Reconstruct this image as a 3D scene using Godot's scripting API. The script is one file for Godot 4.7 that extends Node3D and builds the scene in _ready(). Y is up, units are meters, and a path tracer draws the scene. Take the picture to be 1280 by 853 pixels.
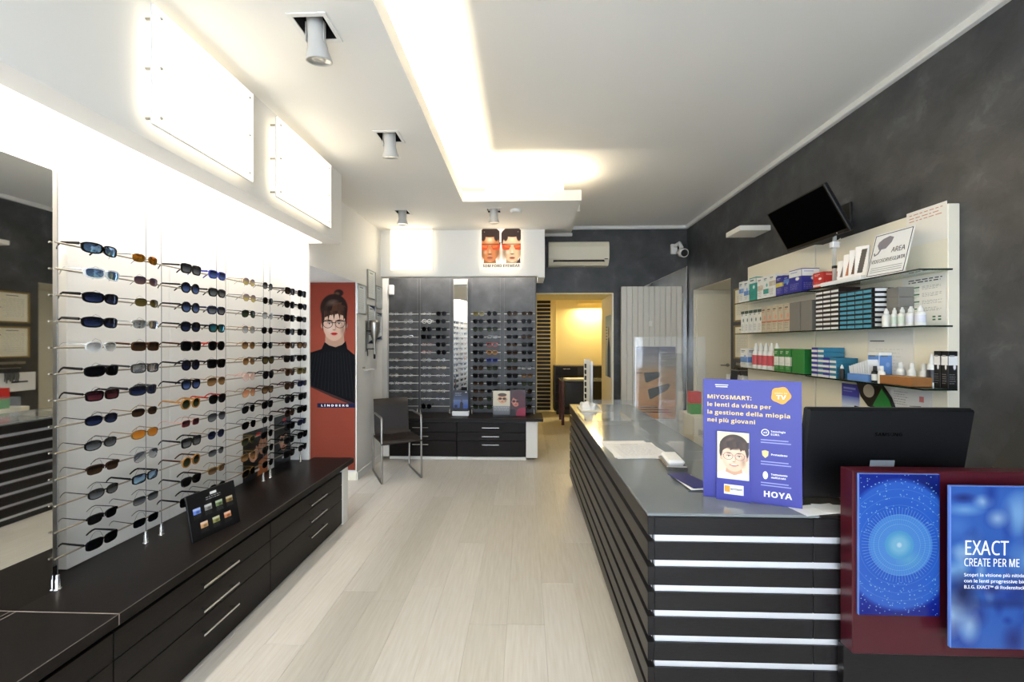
extends Node3D

# ------------------------------------------------------------------ helpers
var M := {}
var taken := {}
var boxes := {}
var fonts := {}

class B:
	var st := SurfaceTool.new()
	func _init() -> void:
		st.begin(Mesh.PRIMITIVE_TRIANGLES)
		st.set_smooth_group(-1)
	func tri(a: Vector3, b: Vector3, c: Vector3, out: Vector3, smooth := false) -> void:
		st.set_smooth_group(0 if smooth else -1)
		if Plane(a, b, c).normal.dot(out) < 0.0:
			var t := b; b = c; c = t
		for v in [a, b, c]:
			st.set_uv(Vector2(v.x, -v.y))
			st.add_vertex(v)
	func quad(a: Vector3, b: Vector3, c: Vector3, d: Vector3, out: Vector3, smooth := false) -> void:
		tri(a, b, c, out, smooth)
		tri(a, c, d, out, smooth)
	func box(c: Vector3, s: Vector3, bv := 0.0, x := Transform3D.IDENTITY) -> B:
		var h := s * 0.5
		bv = minf(bv, minf(h.x, minf(h.y, h.z)) * 0.9)
		var k := h - Vector3(bv, bv, bv)
		var P := func(sg: Vector3, ax: int) -> Vector3:
			var v := Vector3(k.x * sg.x, k.y * sg.y, k.z * sg.z)
			v[ax] = h[ax] * sg[ax]
			return x * (c + v)
		for ax in 3:
			var u := (ax + 1) % 3
			var w := (ax + 2) % 3
			for s1 in [-1.0, 1.0]:
				var q: Array[Vector3] = []
				for uv in [[-1, -1], [1, -1], [1, 1], [-1, 1]]:
					var sg := Vector3.ONE
					sg[ax] = s1; sg[u] = uv[0]; sg[w] = uv[1]
					q.append(P.call(sg, ax))
				var n := Vector3.ZERO
				n[ax] = s1
				quad(q[0], q[1], q[2], q[3], x.basis * n)
				if bv > 0.0:
					for s2 in [-1.0, 1.0]:
						var e: Array[Vector3] = []
						var sg := Vector3.ONE
						sg[ax] = s1; sg[u] = s2
						sg[w] = -1; e.append(P.call(sg, ax)); e.append(P.call(sg, u))
						sg[w] = 1; e.append(P.call(sg, u)); e.append(P.call(sg, ax))
						var m := Vector3.ZERO
						m[ax] = s1; m[u] = s2
						quad(e[0], e[1], e[2], e[3], x.basis * m)
		if bv > 0.0:
			for a in [-1.0, 1.0]:
				for b in [-1.0, 1.0]:
					for d in [-1.0, 1.0]:
						var sg := Vector3(a, b, d)
						tri(P.call(sg, 0), P.call(sg, 1), P.call(sg, 2), x.basis * sg)
		return self
	func tube(pts: Array, r: float, sides := 8, caps := true, squash := 1.0, taper := 1.0) -> B:
		var rings: Array = []
		var up := Vector3.UP
		for i in pts.size():
			var a: Vector3 = pts[maxi(i - 1, 0)]
			var b: Vector3 = pts[mini(i + 1, pts.size() - 1)]
			var t := (b - a).normalized()
			if absf(t.dot(up)) > 0.97:
				up = Vector3.BACK if absf(t.z) < 0.9 else Vector3.RIGHT
			var n := t.cross(up).normalized()
			var m := n.cross(t).normalized()
			var ring: Array[Vector3] = []
			for k in sides:
				var an := TAU * k / sides
				ring.append(pts[i] + (n * cos(an) * squash + m * sin(an)) * r * lerpf(1.0, taper, float(i) / (pts.size() - 1)))
			rings.append(ring)
			up = m
		for i in pts.size() - 1:
			for k in sides:
				var k2 := (k + 1) % sides
				var mid: Vector3 = (pts[i] + pts[i + 1]) * 0.5
				var q: Vector3 = (rings[i][k] + rings[i + 1][k2]) * 0.5
				quad(rings[i][k], rings[i][k2], rings[i + 1][k2], rings[i + 1][k], q - mid, true)
		if caps:
			for e in [0, pts.size() - 1]:
				var o: Vector3 = (pts[0] - pts[1]) if e == 0 else (pts[-1] - pts[-2])
				for k in sides:
					tri(pts[e], rings[e][k], rings[e][(k + 1) % sides], o)
		return self
	func lathe(prof: Array, seg := 16, x := Transform3D.IDENTITY) -> B:
		for i in prof.size() - 1:
			var p: Vector2 = prof[i]
			var q: Vector2 = prof[i + 1]
			var n2 := Vector2(q.y - p.y, p.x - q.x)
			for k in seg:
				var a := TAU * k / seg
				var b := TAU * (k + 1) / seg
				var am := (a + b) * 0.5
				var out := x.basis * Vector3(n2.x * cos(am), n2.y, n2.x * sin(am))
				var v0 := x * Vector3(p.x * cos(a), p.y, p.x * sin(a))
				var v1 := x * Vector3(p.x * cos(b), p.y, p.x * sin(b))
				var v2 := x * Vector3(q.x * cos(b), q.y, q.x * sin(b))
				var v3 := x * Vector3(q.x * cos(a), q.y, q.x * sin(a))
				var flat := absf(n2.x) < 0.05 * n2.length()
				if p.x < 1e-5:
					tri(v0, v2, v3, out, not flat)
				elif q.x < 1e-5:
					tri(v0, v1, v2, out, not flat)
				else:
					quad(v0, v1, v2, v3, out, not flat)
		return self
	func prism(poly: PackedVector2Array, d: float, x := Transform3D.IDENTITY, smooth := false) -> B:
		var idx := Geometry2D.triangulate_polygon(poly)
		for s in [-0.5, 0.5]:
			for i in range(0, idx.size(), 3):
				var t: Array[Vector3] = []
				for j in 3:
					t.append(x * Vector3(poly[idx[i + j]].x, poly[idx[i + j]].y, s * d))
				tri(t[0], t[1], t[2], x.basis * Vector3(0, 0, s))
		var area := 0.0
		for i in poly.size():
			area += poly[i].cross(poly[(i + 1) % poly.size()])
		for i in poly.size():
			var a := poly[i]
			var b := poly[(i + 1) % poly.size()]
			var n := Vector2(b.y - a.y, a.x - b.x) * signf(area)
			quad(x * Vector3(a.x, a.y, -d / 2), x * Vector3(b.x, b.y, -d / 2), x * Vector3(b.x, b.y, d / 2), x * Vector3(a.x, a.y, d / 2), x.basis * Vector3(n.x, n.y, 0), smooth)
		return self
	func mesh() -> ArrayMesh:
		st.generate_normals()
		return st.commit()

class Pic:
	var im: Image
	var w: int
	var h: int
	func _init(w_: int, h_: int, c: Color) -> void:
		w = w_; h = h_
		im = Image.create(w, h, false, Image.FORMAT_RGBA8)
		im.fill(c)
	func rect(x: float, y: float, rw: float, rh: float, c: Color) -> Pic:
		im.fill_rect(Rect2i(int(x * w), int(y * h), maxi(1, int(rw * w)), maxi(1, int(rh * h))), c)
		return self
	func grad(y0: float, y1: float, a: Color, b: Color) -> Pic:
		for j in range(int(y0 * h), int(y1 * h)):
			im.fill_rect(Rect2i(0, j, w, 1), a.lerp(b, (j / float(h) - y0) / (y1 - y0)))
		return self
	func ell(cx: float, cy: float, rx: float, ry: float, c: Color, soft := 0.12, rot := 0.0) -> Pic:
		var px := cx * w
		var py := cy * h
		var ax := rx * w
		var ay := ry * h
		var m := maxf(ax, ay) * 1.05
		var co := cos(rot)
		var si := sin(rot)
		for j in range(maxi(0, int(py - m)), mini(h, int(py + m) + 1)):
			for i in range(maxi(0, int(px - m)), mini(w, int(px + m) + 1)):
				var dx := i + 0.5 - px
				var dy := j + 0.5 - py
				var u := (dx * co + dy * si) / ax
				var v := (dy * co - dx * si) / ay
				var r := sqrt(u * u + v * v)
				if r < 1.0:
					var al := c.a * clampf((1.0 - r) / soft, 0.0, 1.0)
					im.set_pixel(i, j, im.get_pixel(i, j).lerp(Color(c, 1.0), al))
		return self
	func ring(cx: float, cy: float, rx: float, ry: float, t: float, c: Color) -> Pic:
		for k in 64:
			var a := TAU * k / 64.0
			var b := TAU * (k + 1) / 64.0
			line(cx + cos(a) * rx, cy + sin(a) * ry, cx + cos(b) * rx, cy + sin(b) * ry, t, c)
		return self
	func line(x0: float, y0: float, x1: float, y1: float, t: float, c: Color) -> Pic:
		var a := Vector2(x0 * w, y0 * h)
		var b := Vector2(x1 * w, y1 * h)
		var r := t * w * 0.5
		for j in range(maxi(0, int(minf(a.y, b.y) - r - 1)), mini(h, int(maxf(a.y, b.y) + r + 2))):
			for i in range(maxi(0, int(minf(a.x, b.x) - r - 1)), mini(w, int(maxf(a.x, b.x) + r + 2))):
				var p := Vector2(i + 0.5, j + 0.5)
				var d := p.distance_to(Geometry2D.get_closest_point_to_segment(p, a, b))
				if d < r + 0.5:
					im.set_pixel(i, j, im.get_pixel(i, j).lerp(Color(c, 1.0), c.a * clampf(r + 0.5 - d, 0, 1)))
		return self
	func poly(pts: Array, c: Color) -> Pic:
		var ps := PackedVector2Array()
		var lo := Vector2(9e9, 9e9)
		var hi := Vector2(-9e9, -9e9)
		for p in pts:
			var q := Vector2(p[0] * w, p[1] * h)
			ps.append(q); lo = lo.min(q); hi = hi.max(q)
		for j in range(maxi(0, int(lo.y)), mini(h, int(hi.y) + 1)):
			var xs: Array[float] = []
			for i in ps.size():
				var a := ps[i]
				var b := ps[(i + 1) % ps.size()]
				if (a.y <= j + 0.5) != (b.y <= j + 0.5):
					xs.append(a.x + (j + 0.5 - a.y) / (b.y - a.y) * (b.x - a.x))
			xs.sort()
			for k in range(0, xs.size() - 1, 2):
				var x0 := clampi(int(round(xs[k])), 0, w)
				var x1 := clampi(int(round(xs[k + 1])), 0, w)
				if x1 > x0:
					if c.a >= 1.0:
						im.fill_rect(Rect2i(x0, j, x1 - x0, 1), c)
					else:
						for i in range(x0, x1):
							im.set_pixel(i, j, im.get_pixel(i, j).lerp(Color(c, 1.0), c.a))
		return self
	func lines(x: float, y: float, lw: float, n: int, dy: float, t: float, c: Color, seed_ := 1) -> Pic:
		var rg := RandomNumberGenerator.new()
		rg.seed = seed_
		for k in n:
			var cx := x
			var end := x + lw * rg.randf_range(0.75, 1.0)
			while cx < end:
				var ww := rg.randf_range(0.03, 0.09) * lw * 2.0
				rect(cx, y + k * dy, minf(ww, end - cx), t, c)
				cx += ww + 0.02 * lw * 2.0
		return self
	func mat(rough := 0.35, emit := 0.0) -> StandardMaterial3D:
		im.generate_mipmaps()
		var t := ImageTexture.create_from_image(im)
		var m := StandardMaterial3D.new()
		m.albedo_texture = t
		m.roughness = rough
		if emit > 0.0:
			m.emission_enabled = true
			m.emission_texture = t
			m.emission_energy_multiplier = emit
		return m

func numbered(called: String, parent: Node) -> String:
	var k := str(parent.get_instance_id()) + called
	taken[k] = taken.get(k, 0) + 1
	return called if taken[k] == 1 else "%s_%03d" % [called, taken[k] - 1]

func tag(o: Node, label: String, category := "", group := "") -> void:
	o.set_meta("label", label)
	if category: o.set_meta("category", category)
	if group: o.set_meta("group", group)

func thing(called: String, label: String, category: String, at := Vector3.ZERO, turn := 0.0, group := "") -> Node3D:
	var o := Node3D.new()
	o.name = numbered(called, self)
	add_child(o, true)
	o.position = at
	o.rotation.y = deg_to_rad(turn)
	tag(o, label, category, group)
	return o

func part(parent: Node, called: String, mesh: Mesh, m: Material, at := Vector3.ZERO, rot := Vector3.ZERO, label := "") -> MeshInstance3D:
	var o := MeshInstance3D.new()
	o.mesh = mesh
	o.material_override = m
	o.name = numbered(called, parent)
	parent.add_child(o, true)
	o.position = at
	o.rotation_degrees = rot
	if label: o.set_meta("label", label)
	return o

func solo(called: String, mesh: Mesh, m: Material, label: String, category: String, at := Vector3.ZERO, rot := Vector3.ZERO, group := "") -> MeshInstance3D:
	var o := part(self, called, mesh, m, at, rot)
	tag(o, label, category, group)
	return o

func struct(called: String, mesh: Mesh, m: Material, at := Vector3.ZERO, parent: Node = self) -> MeshInstance3D:
	var o := part(parent, called, mesh, m, at)
	if parent == self: o.set_meta("kind", "structure")
	return o

func bx(s: Vector3, bv := 0.0) -> Mesh:
	var k := "%s|%s" % [s, bv]
	if not boxes.has(k):
		boxes[k] = B.new().box(Vector3.ZERO, s, bv).mesh()
	return boxes[k]

# a box from corner to corner: returns [mesh, centre]
func span(a: Vector3, b: Vector3, bv := 0.0) -> Array:
	return [bx((b - a).abs(), bv), (a + b) * 0.5]

func sbox(called: String, m: Material, a: Vector3, b: Vector3, bv := 0.0, parent: Node = self) -> MeshInstance3D:
	var s := span(a, b, bv)
	return struct(called, s[0], m, s[1], parent)

func pbox(parent: Node, called: String, m: Material, a: Vector3, b: Vector3, bv := 0.0, label := "") -> MeshInstance3D:
	var s := span(a, b, bv)
	return part(parent, called, s[0], m, s[1], Vector3.ZERO, label)

# a printed face: flat sheet, unit UV, facing +Z
func sheet(w: float, h: float) -> Mesh:
	var q := QuadMesh.new()
	q.size = Vector2(w, h)
	return q

func text(parent: Node, s: String, cap: float, m: Material, at: Vector3, rot := Vector3.ZERO, width := 0.0, bold := true, align := 0, called := "lettering") -> MeshInstance3D:
	var key := "bold" if bold else "plain"
	if not fonts.has(key):
		var f := SystemFont.new()
		f.font_names = PackedStringArray(["Droid Sans"])
		f.font_weight = 700 if bold else 400
		fonts[key] = f
	var t := TextMesh.new()
	t.text = s
	t.font = fonts[key]
	t.font_size = 32
	t.curve_step = 2.0
	t.pixel_size = cap / (0.714 * 32.0)
	t.depth = 0.0008
	t.horizontal_alignment = [HORIZONTAL_ALIGNMENT_LEFT, HORIZONTAL_ALIGNMENT_CENTER][align]
	t.vertical_alignment = VERTICAL_ALIGNMENT_CENTER
	var o := part(parent, called, t, m, at, rot)
	if width > 0.0:
		o.scale.x = width / maxf(t.get_aabb().size.x, 0.001)
	return o

func mat(c: Color, rough := 0.6, metal := 0.0, alpha := 1.0) -> StandardMaterial3D:
	var m := StandardMaterial3D.new()
	m.albedo_color = Color(c, alpha)
	m.roughness = rough
	m.metallic = metal
	if alpha < 1.0:
		m.transparency = BaseMaterial3D.TRANSPARENCY_ALPHA
	return m

func rgb(r: int, g: int, b: int) -> Color:
	return Color8(r, g, b)

func glow(c: Color, e: float) -> StandardMaterial3D:
	var m := mat(c, 0.5)
	m.emission_enabled = true
	m.emission = c
	m.emission_energy_multiplier = e
	return m

func grain(cols: Array, freq: float, scale_: Vector3, rough: float, seed_: int, oct := 4, bump := 0.0, size := 512, warp := 0.0) -> StandardMaterial3D:
	var n := FastNoiseLite.new()
	n.seed = seed_
	n.frequency = freq
	n.fractal_octaves = oct
	n.noise_type = FastNoiseLite.TYPE_SIMPLEX_SMOOTH
	if warp > 0.0:
		n.domain_warp_enabled = true
		n.domain_warp_amplitude = warp
		n.domain_warp_frequency = freq * 1.3
		n.domain_warp_fractal_octaves = 4
		n.fractal_gain = 0.58
	var g := Gradient.new()
	var offs := PackedFloat32Array()
	var cs := PackedColorArray()
	for i in cols.size():
		offs.append(float(i) / (cols.size() - 1)); cs.append(cols[i])
	g.offsets = offs
	g.colors = cs
	var t := NoiseTexture2D.new()
	t.width = size; t.height = size
	t.seamless = true
	t.noise = n
	t.color_ramp = g
	var m := StandardMaterial3D.new()
	m.albedo_texture = t
	m.roughness = rough
	m.uv1_triplanar = true
	m.uv1_world_triplanar = true
	m.uv1_scale = scale_
	if bump > 0.0:
		var b := NoiseTexture2D.new()
		b.width = size; b.height = size
		b.seamless = true
		b.noise = n
		b.as_normal_map = true
		b.bump_strength = bump
		m.normal_enabled = true
		m.normal_texture = b
		m.normal_scale = 0.5
	return m

func area(called: String, at: Vector3, rot: Vector3, size: Vector2, c: Color, e: float) -> AreaLight3D:
	var l := AreaLight3D.new()
	l.name = called
	l.area_size = size
	l.light_color = c
	l.light_energy = e
	l.area_range = 14.0
	l.area_attenuation = 2.0
	l.area_normalize_energy = true
	l.shadow_enabled = true
	add_child(l, true)
	l.position = at
	l.rotation_degrees = rot
	return l

const ORD := ["top", "second", "third", "fourth", "fifth", "sixth", "seventh", "eighth", "ninth", "tenth", "eleventh", "twelfth", "bottom"]
const NTH := ["first", "second", "third", "fourth", "fifth", "sixth", "seventh", "eighth", "ninth", "tenth"]

func _ready() -> void:
	# ---- camera
	var cam := Camera3D.new()
	cam.name = "camera"
	var near := 0.05
	cam.set_frustum(near * 853.0 / 510.0, Vector2(0, near * 2.5 / 510.0), near, 60.0)
	add_child(cam)
	cam.position = Vector3(0, 1.5, 0)
	cam.rotation.y = atan(17.0 / 510.0)
	cam.current = true
	# ---- sky and exposure
	var env := Environment.new()
	env.background_mode = Environment.BG_COLOR
	env.background_color = Color(0.89, 0.94, 1.0)
	env.background_energy_multiplier = 6.0
	env.tonemap_mode = Environment.TONE_MAPPER_LINEAR
	env.tonemap_exposure = 1.35
	env.sdfgi_enabled = true
	env.ssao_enabled = true
	env.ssil_enabled = true
	var we := WorldEnvironment.new()
	we.name = "world"
	we.environment = env
	add_child(we)
	# ---- strip lights of the ceiling coves (their glowing tubes are built in strips())
	var warm := Color(1.0, 0.93, 0.80)
	area("cove_light", Vector3(-0.745, 2.974, -1.35), Vector3(90, 0, 0), Vector2(0.024, 5.3), warm, 6.5)
	area("cove_light", Vector3(-0.04, 2.974, -4.235), Vector3(90, 0, 0), Vector2(1.12, 0.024), warm, 1.5)
	area("alcove_light", Vector3(-1.775, 2.60, -0.95), Vector3(-74, 90, 0), Vector2(4.8, 0.03), Color(1.0, 0.97, 0.94), 3.9)
	area("bulkhead_light", Vector3(-0.86, 2.545, -5.315), Vector3(-58, 0, 0), Vector2(1.85, 0.03), Color(1.0, 0.97, 0.93), 1.1)
	area("back_room_light", Vector3(1.44, 2.34, -8.95), Vector3(-70, 180, 0), Vector2(0.55, 0.08), Color(1.0, 0.90, 0.64), 2.9)

	materials()
	room()
	strips()
	spots()
	smoke_detector()
	light_panels()
	left_bench()
	back_bench()
	counter()
	wall_shelves()
	glasses_kinds()
	left_display()
	back_display()
	chair()
	niche_poster()
	wall_frames()
	back_wall_things()
	back_room()
	counter_things()
	shelf_goods()
	bench_cards()

func materials() -> void:
	M.white = mat(rgb(232, 230, 224), 0.55)
	M.ceil = mat(rgb(238, 235, 228), 0.85)
	M.paint = mat(rgb(228, 226, 220), 0.6)
	M.stucco = grain([rgb(48, 49, 51), rgb(60, 61, 63), rgb(67, 68, 70), rgb(76, 77, 79), rgb(98, 99, 101)], 0.007, Vector3(0.42, 0.42, 0.42), 0.42, 7, 6, 2.0, 1024, 60.0)
	M.cream = mat(rgb(234, 228, 208), 0.5)
	M.yellow = mat(rgb(236, 222, 172), 0.7)
	M.floor = grain([rgb(203, 197, 186), rgb(210, 204, 194), rgb(214, 209, 200), rgb(220, 215, 207)], 0.03, Vector3(3.2, 3.2, 0.22), 0.3, 21, 5)
	M.wood = grain([rgb(16, 13, 12), rgb(22, 18, 17), rgb(29, 24, 22)], 0.04, Vector3(5.0, 5.0, 0.5), 0.34, 5, 4)
	M.woodx = grain([rgb(22, 18, 17), rgb(29, 24, 22), rgb(37, 31, 28)], 0.04, Vector3(0.5, 6.0, 5.0), 0.4, 9, 4)
	M.chairwood = grain([rgb(27, 21, 18), rgb(37, 29, 25), rgb(47, 38, 32)], 0.04, Vector3(1.5, 14.0, 1.5), 0.4, 15, 4)
	M.redwood = mat(rgb(72, 22, 24), 0.4)
	M.joint = mat(rgb(150, 140, 130), 0.5)
	M.black = mat(rgb(14, 14, 15), 0.4)
	M.void = mat(rgb(6, 6, 6), 0.9)
	M.plastic = mat(rgb(11, 12, 15), 0.36)
	M.chrome = mat(rgb(205, 205, 205), 0.2, 1.0)
	M.steel = mat(rgb(170, 168, 162), 0.35, 1.0)
	M.rail = mat(rgb(150, 142, 126), 0.4, 0.6)
	M.railback = mat(rgb(206, 204, 198), 0.4, 0.3)
	M.wire = mat(rgb(120, 120, 120), 0.35, 0.8)
	M.alu = mat(rgb(238, 240, 244), 0.40, 0.5)
	M.mirror = mat(rgb(236, 238, 238), 0.02, 1.0)
	M.acrylic = mat(rgb(240, 246, 246), 0.04, 0.0, 0.05)
	M.glass = mat(rgb(150, 190, 178), 0.04, 0.0, 0.30)
	M.glassedge = mat(rgb(16, 34, 30), 0.15)
	M.pane = mat(rgb(235, 245, 245), 0.02, 0.0, 0.06)
	M.countertop = mat(rgb(120, 126, 128), 0.10)
	M.counterslat = grain([rgb(22, 20, 21), rgb(29, 27, 28), rgb(36, 33, 34)], 0.04, Vector3(1.0, 9.0, 1.0), 0.32, 31, 4)
	M.spot = mat(rgb(196, 194, 188), 0.35)
	M.lampglass = mat(rgb(190, 192, 190), 0.12, 0.4)
	M.glow = glow(Color(1.0, 0.97, 0.90), 0.9)
	M.tube = glow(Color(1.0, 0.97, 0.92), 3.0)
	M.ylamp = glow(Color(1.0, 0.85, 0.45), 1.4)
	M.paper = mat(rgb(238, 238, 236), 0.7)
	M.ink = mat(rgb(30, 30, 32), 0.6)
	M.textwhite = mat(rgb(245, 245, 245), 0.6)
	M.maroon = mat(rgb(70, 14, 26), 0.3)
	M.ac = mat(rgb(238, 230, 206), 0.4)
	M.rad = mat(rgb(214, 211, 202), 0.4)
	M.counterslat.metallic_specular = 0.38
	for k in ["wood", "woodx"]:
		M[k].metallic_specular = 0.3

func room() -> void:
	var fl := sbox("floor", mat(rgb(150, 142, 128), 0.6), Vector3(-2.8, -0.1, 1.75), Vector3(3.4, -0.0015, -9.4))
	var rg := RandomNumberGenerator.new()
	rg.seed = 12
	var tones: Array[StandardMaterial3D] = []
	for t in [0.965, 0.985, 1.0, 1.0, 0.975]:
		var fm: StandardMaterial3D = M.floor.duplicate()
		fm.albedo_color = Color(t, t, t * (1.0 if t > 0.98 else 0.99))
		fm.uv1_offset = Vector3(rg.randf(), rg.randf(), rg.randf())
		tones.append(fm)
	for i in 26:
		var x := -2.7 + i * 0.2
		var z := 1.7 - rg.randf() * 1.2 + 1.2
		while z > -9.1:
			var z1 := maxf(z - 1.6, -9.15)
			var z0 := minf(z, 1.68)
			if z0 - z1 > 0.05:
				part(fl, "plank", bx(Vector3(0.1992, 0.012, snappedf(z0 - z1 - 0.001, 0.001)), 0.0008), tones[rg.randi() % 5], Vector3(x + 0.1, -0.006, (z0 + z1) / 2) - fl.position)
			z -= 1.6
	sbox("ceiling", M.ceil, Vector3(-2.8, 3.25, 1.75), Vector3(3.4, 3.4, -7.0))
	# lowered ceiling tray, with the square holes of the spotlights
	var c := CSGCombiner3D.new()
	c.name = numbered("ceiling", self)
	c.set_meta("kind", "structure")
	add_child(c, true)
	var pieces := [[Vector3(-2.3, 2.93, 1.7), Vector3(-0.637, 2.948, -5.26)], [Vector3(-0.637, 2.93, -4.106), Vector3(0.56, 2.948, -5.14)], [Vector3(-0.649, 2.94, 1.7), Vector3(-0.637, 3.035, -4.118)], [Vector3(-0.649, 2.94, -4.106), Vector3(0.56, 3.035, -4.118)], [Vector3(0.548, 2.94, -4.106), Vector3(0.56, 3.035, -5.14)]]
	for p in pieces:
		var b := CSGBox3D.new()
		b.size = (p[1] - p[0]).abs()
		b.position = (p[0] + p[1]) * 0.5
		b.material = M.ceil
		b.name = numbered("tray", c)
		c.add_child(b, true)
	for s in SPOTS:
		var b := CSGBox3D.new()
		b.size = Vector3(0.135, 0.3, 0.135)
		b.position = s + Vector3(0, 2.97, 0)
		b.operation = CSGShape3D.OPERATION_SUBTRACTION
		b.material = M.void
		b.name = numbered("spot_hole", c)
		c.add_child(b, true)
	sbox("ceiling", M.ceil, Vector3(-0.42, 2.947, -4.275), Vector3(0.395, 3.26, -5.1))     # box on the tray
	sbox("ceiling", M.ceil, Vector3(0.13, 3.15, -5.14), Vector3(0.68, 3.26, -6.18))       # beam
	# left wall: alcove, soffit, niche
	sbox("wall_left", M.paint, Vector3(-2.3, 0, 1.7), Vector3(-2.1, 3.25, -3.44))
	sbox("wall_left", M.paint, Vector3(-2.3, 0, -3.416), Vector3(-1.846, 3.25, -3.44))
	sbox("wall_left", M.paint, Vector3(-2.7, 2.165, -3.44), Vector3(-1.846, 3.25, -4.403))
	sbox("wall_left", M.paint, Vector3(-2.8, 0, -3.44), Vector3(-2.6, 2.165, -4.403))
	sbox("wall_left", M.paint, Vector3(-2.8, 0, -4.403), Vector3(-1.846, 3.25, -5.2))
	sbox("wall_left", M.ceil, Vector3(-1.707, 2.341, 1.7), Vector3(-1.562, 2.935, -3.416), 0.002)    # soffit
	sbox("wall_left", M.ceil, Vector3(-1.85, 2.343, -3.38), Vector3(-1.57, 2.94, -3.4155))
	sbox("wall_left", M.paint, Vector3(-2.8, 0, -5.2), Vector3(-2.02, 3.25, -5.7))
	sbox("baseboard_left", M.white, Vector3(-1.846, 0, -4.40), Vector3(-1.834, 0.085, -5.2), 0.003)
	sbox("baseboard_left", M.cream, Vector3(-2.5, 0, -4.403), Vector3(-1.846, 0.085, -4.392), 0.003)
	# back wall
	sbox("wall_back", M.stucco, Vector3(-2.1, 0, -5.62), Vector3(0.14, 3.25, -6.2))
	sbox("wall_back", M.stucco, Vector3(-2.1, 0, -6.2), Vector3(0.169, 3.25, -6.98))
	sbox("wall_back", M.stucco, Vector3(0.169, 2.25, -6.18), Vector3(1.31, 3.25, -6.98))
	sbox("wall_back", M.stucco, Vector3(1.31, 0, -6.18), Vector3(2.6, 3.25, -6.98))
	sbox("wall_back", M.paint, Vector3(-2.03, 0, -5.56), Vector3(-1.905, 2.93, -5.66), 0.002)        # white pier at the left of the grey panel
	sbox("trim_1", M.yellow, Vector3(0.16, 2.235, -6.175), Vector3(1.31, 2.255, -7.0))
	sbox("trim_2", M.cream, Vector3(1.295, 0, -6.172), Vector3(1.32, 2.25, -7.0))
	sbox("trim_3", M.yellow, Vector3(0.16, 0, -6.185), Vector3(0.172, 2.25, -7.0))
	# bulkhead over the back display
	sbox("wall_back", M.ceil, Vector3(-2.03, 2.345, -5.14), Vector3(0.241, 2.935, -5.27), 0.002)
	sbox("wall_back", M.ceil, Vector3(0.155, 2.325, -5.141), Vector3(0.2415, 2.935, -5.64), 0.002)
	# cornices
	sbox("trim_4", M.white, Vector3(2.375, 3.205, 1.6), Vector3(2.42, 3.255, -6.18), 0.006)
	sbox("trim_5", M.white, Vector3(0.67, 3.205, -6.14), Vector3(2.42, 3.255, -6.19), 0.006)
	sbox("trim_6", M.white, Vector3(0.13, 3.105, -6.14), Vector3(0.70, 3.155, -6.19), 0.006)
	# right wall with its doorway
	sbox("wall_right", M.stucco, Vector3(2.415, 0, 1.7), Vector3(2.6, 3.25, -4.887))
	sbox("wall_right", M.stucco, Vector3(2.415, 2.266, -4.887), Vector3(2.6, 3.25, -5.968))
	sbox("wall_right", M.stucco, Vector3(2.415, 0, -5.968), Vector3(2.6, 3.25, -6.3))
	sbox("wall_right", M.cream, Vector3(2.417, 0, -5.964), Vector3(3.3, 2.28, -6.1))
	sbox("wall_right", M.cream, Vector3(2.6, 0, -4.7), Vector3(3.3, 3.25, -4.887))
	sbox("wall_right", M.cream, Vector3(3.2, 0, -4.8), Vector3(3.35, 3.25, -6.1))
	sbox("wall_right", M.cream, Vector3(2.417, 2.260, -4.889), Vector3(3.3, 2.275, -5.97))
	var d := sbox("door_1", M.cream, Vector3(2.45, 0.01, -5.922), Vector3(3.15, 2.20, -5.96), 0.004)
	var hb := B.new()
	hb.lathe([Vector2(0, 0), Vector2(0.024, 0), Vector2(0.024, 0.008), Vector2(0.009, 0.01), Vector2(0.009, 0.05), Vector2(0, 0.05)], 12, Transform3D(Basis(Vector3.RIGHT, PI / 2), Vector3.ZERO))
	hb.tube([Vector3(0.005, 0, 0.045), Vector3(-0.06, 0, 0.05), Vector3(-0.115, 0, 0.045)], 0.008)
	part(d, "door_handle", hb.mesh(), M.steel, Vector3(0.08, 0.08, 0.0185))
	# shop front behind the camera: glass between posts
	sbox("wall_front", M.paint, Vector3(-2.8, 2.75, 1.6), Vector3(3.4, 3.4, 1.75))
	sbox("wall_front", M.paint, Vector3(-2.8, 0, 1.6), Vector3(3.4, 0.25, 1.75))
	sbox("wall_front", M.paint, Vector3(-2.8, 0, 1.6), Vector3(-1.8, 2.75, 1.75))
	sbox("wall_front", M.paint, Vector3(2.2, 0, 1.6), Vector3(3.4, 2.75, 1.75))
	for i in 3:
		var x0 := -1.8 + i * 1.3333
		var w := struct("window_%d" % (i + 1), null, null)
		var f := B.new()
		f.box(Vector3(x0 + 0.03, 1.5, 1.65), Vector3(0.06, 2.5, 0.06), 0.004)
		f.box(Vector3(x0 + 1.303, 1.5, 1.65), Vector3(0.06, 2.5, 0.06), 0.004)
		f.box(Vector3(x0 + 0.667, 0.28, 1.65), Vector3(1.22, 0.06, 0.06), 0.004)
		f.box(Vector3(x0 + 0.667, 2.72, 1.65), Vector3(1.22, 0.06, 0.06), 0.004)
		w.mesh = f.mesh()
		w.material_override = M.steel
		part(w, "pane", bx(Vector3(1.21, 2.38, 0.008)), M.pane, Vector3(x0 + 0.667, 1.5, 1.65))
	# back room
	sbox("wall_back", M.yellow, Vector3(0, 0, -9.12), Vector3(3.0, 2.8, -9.3))
	sbox("wall_back", M.yellow, Vector3(0.0, 0, -6.98), Vector3(0.169, 2.8, -9.2))
	sbox("wall_back", M.yellow, Vector3(2.6, 0, -6.9), Vector3(2.8, 2.8, -9.2))
	sbox("wall_back", M.yellow, Vector3(1.3, 0, -6.975), Vector3(2.7, 2.8, -7.0))
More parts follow.
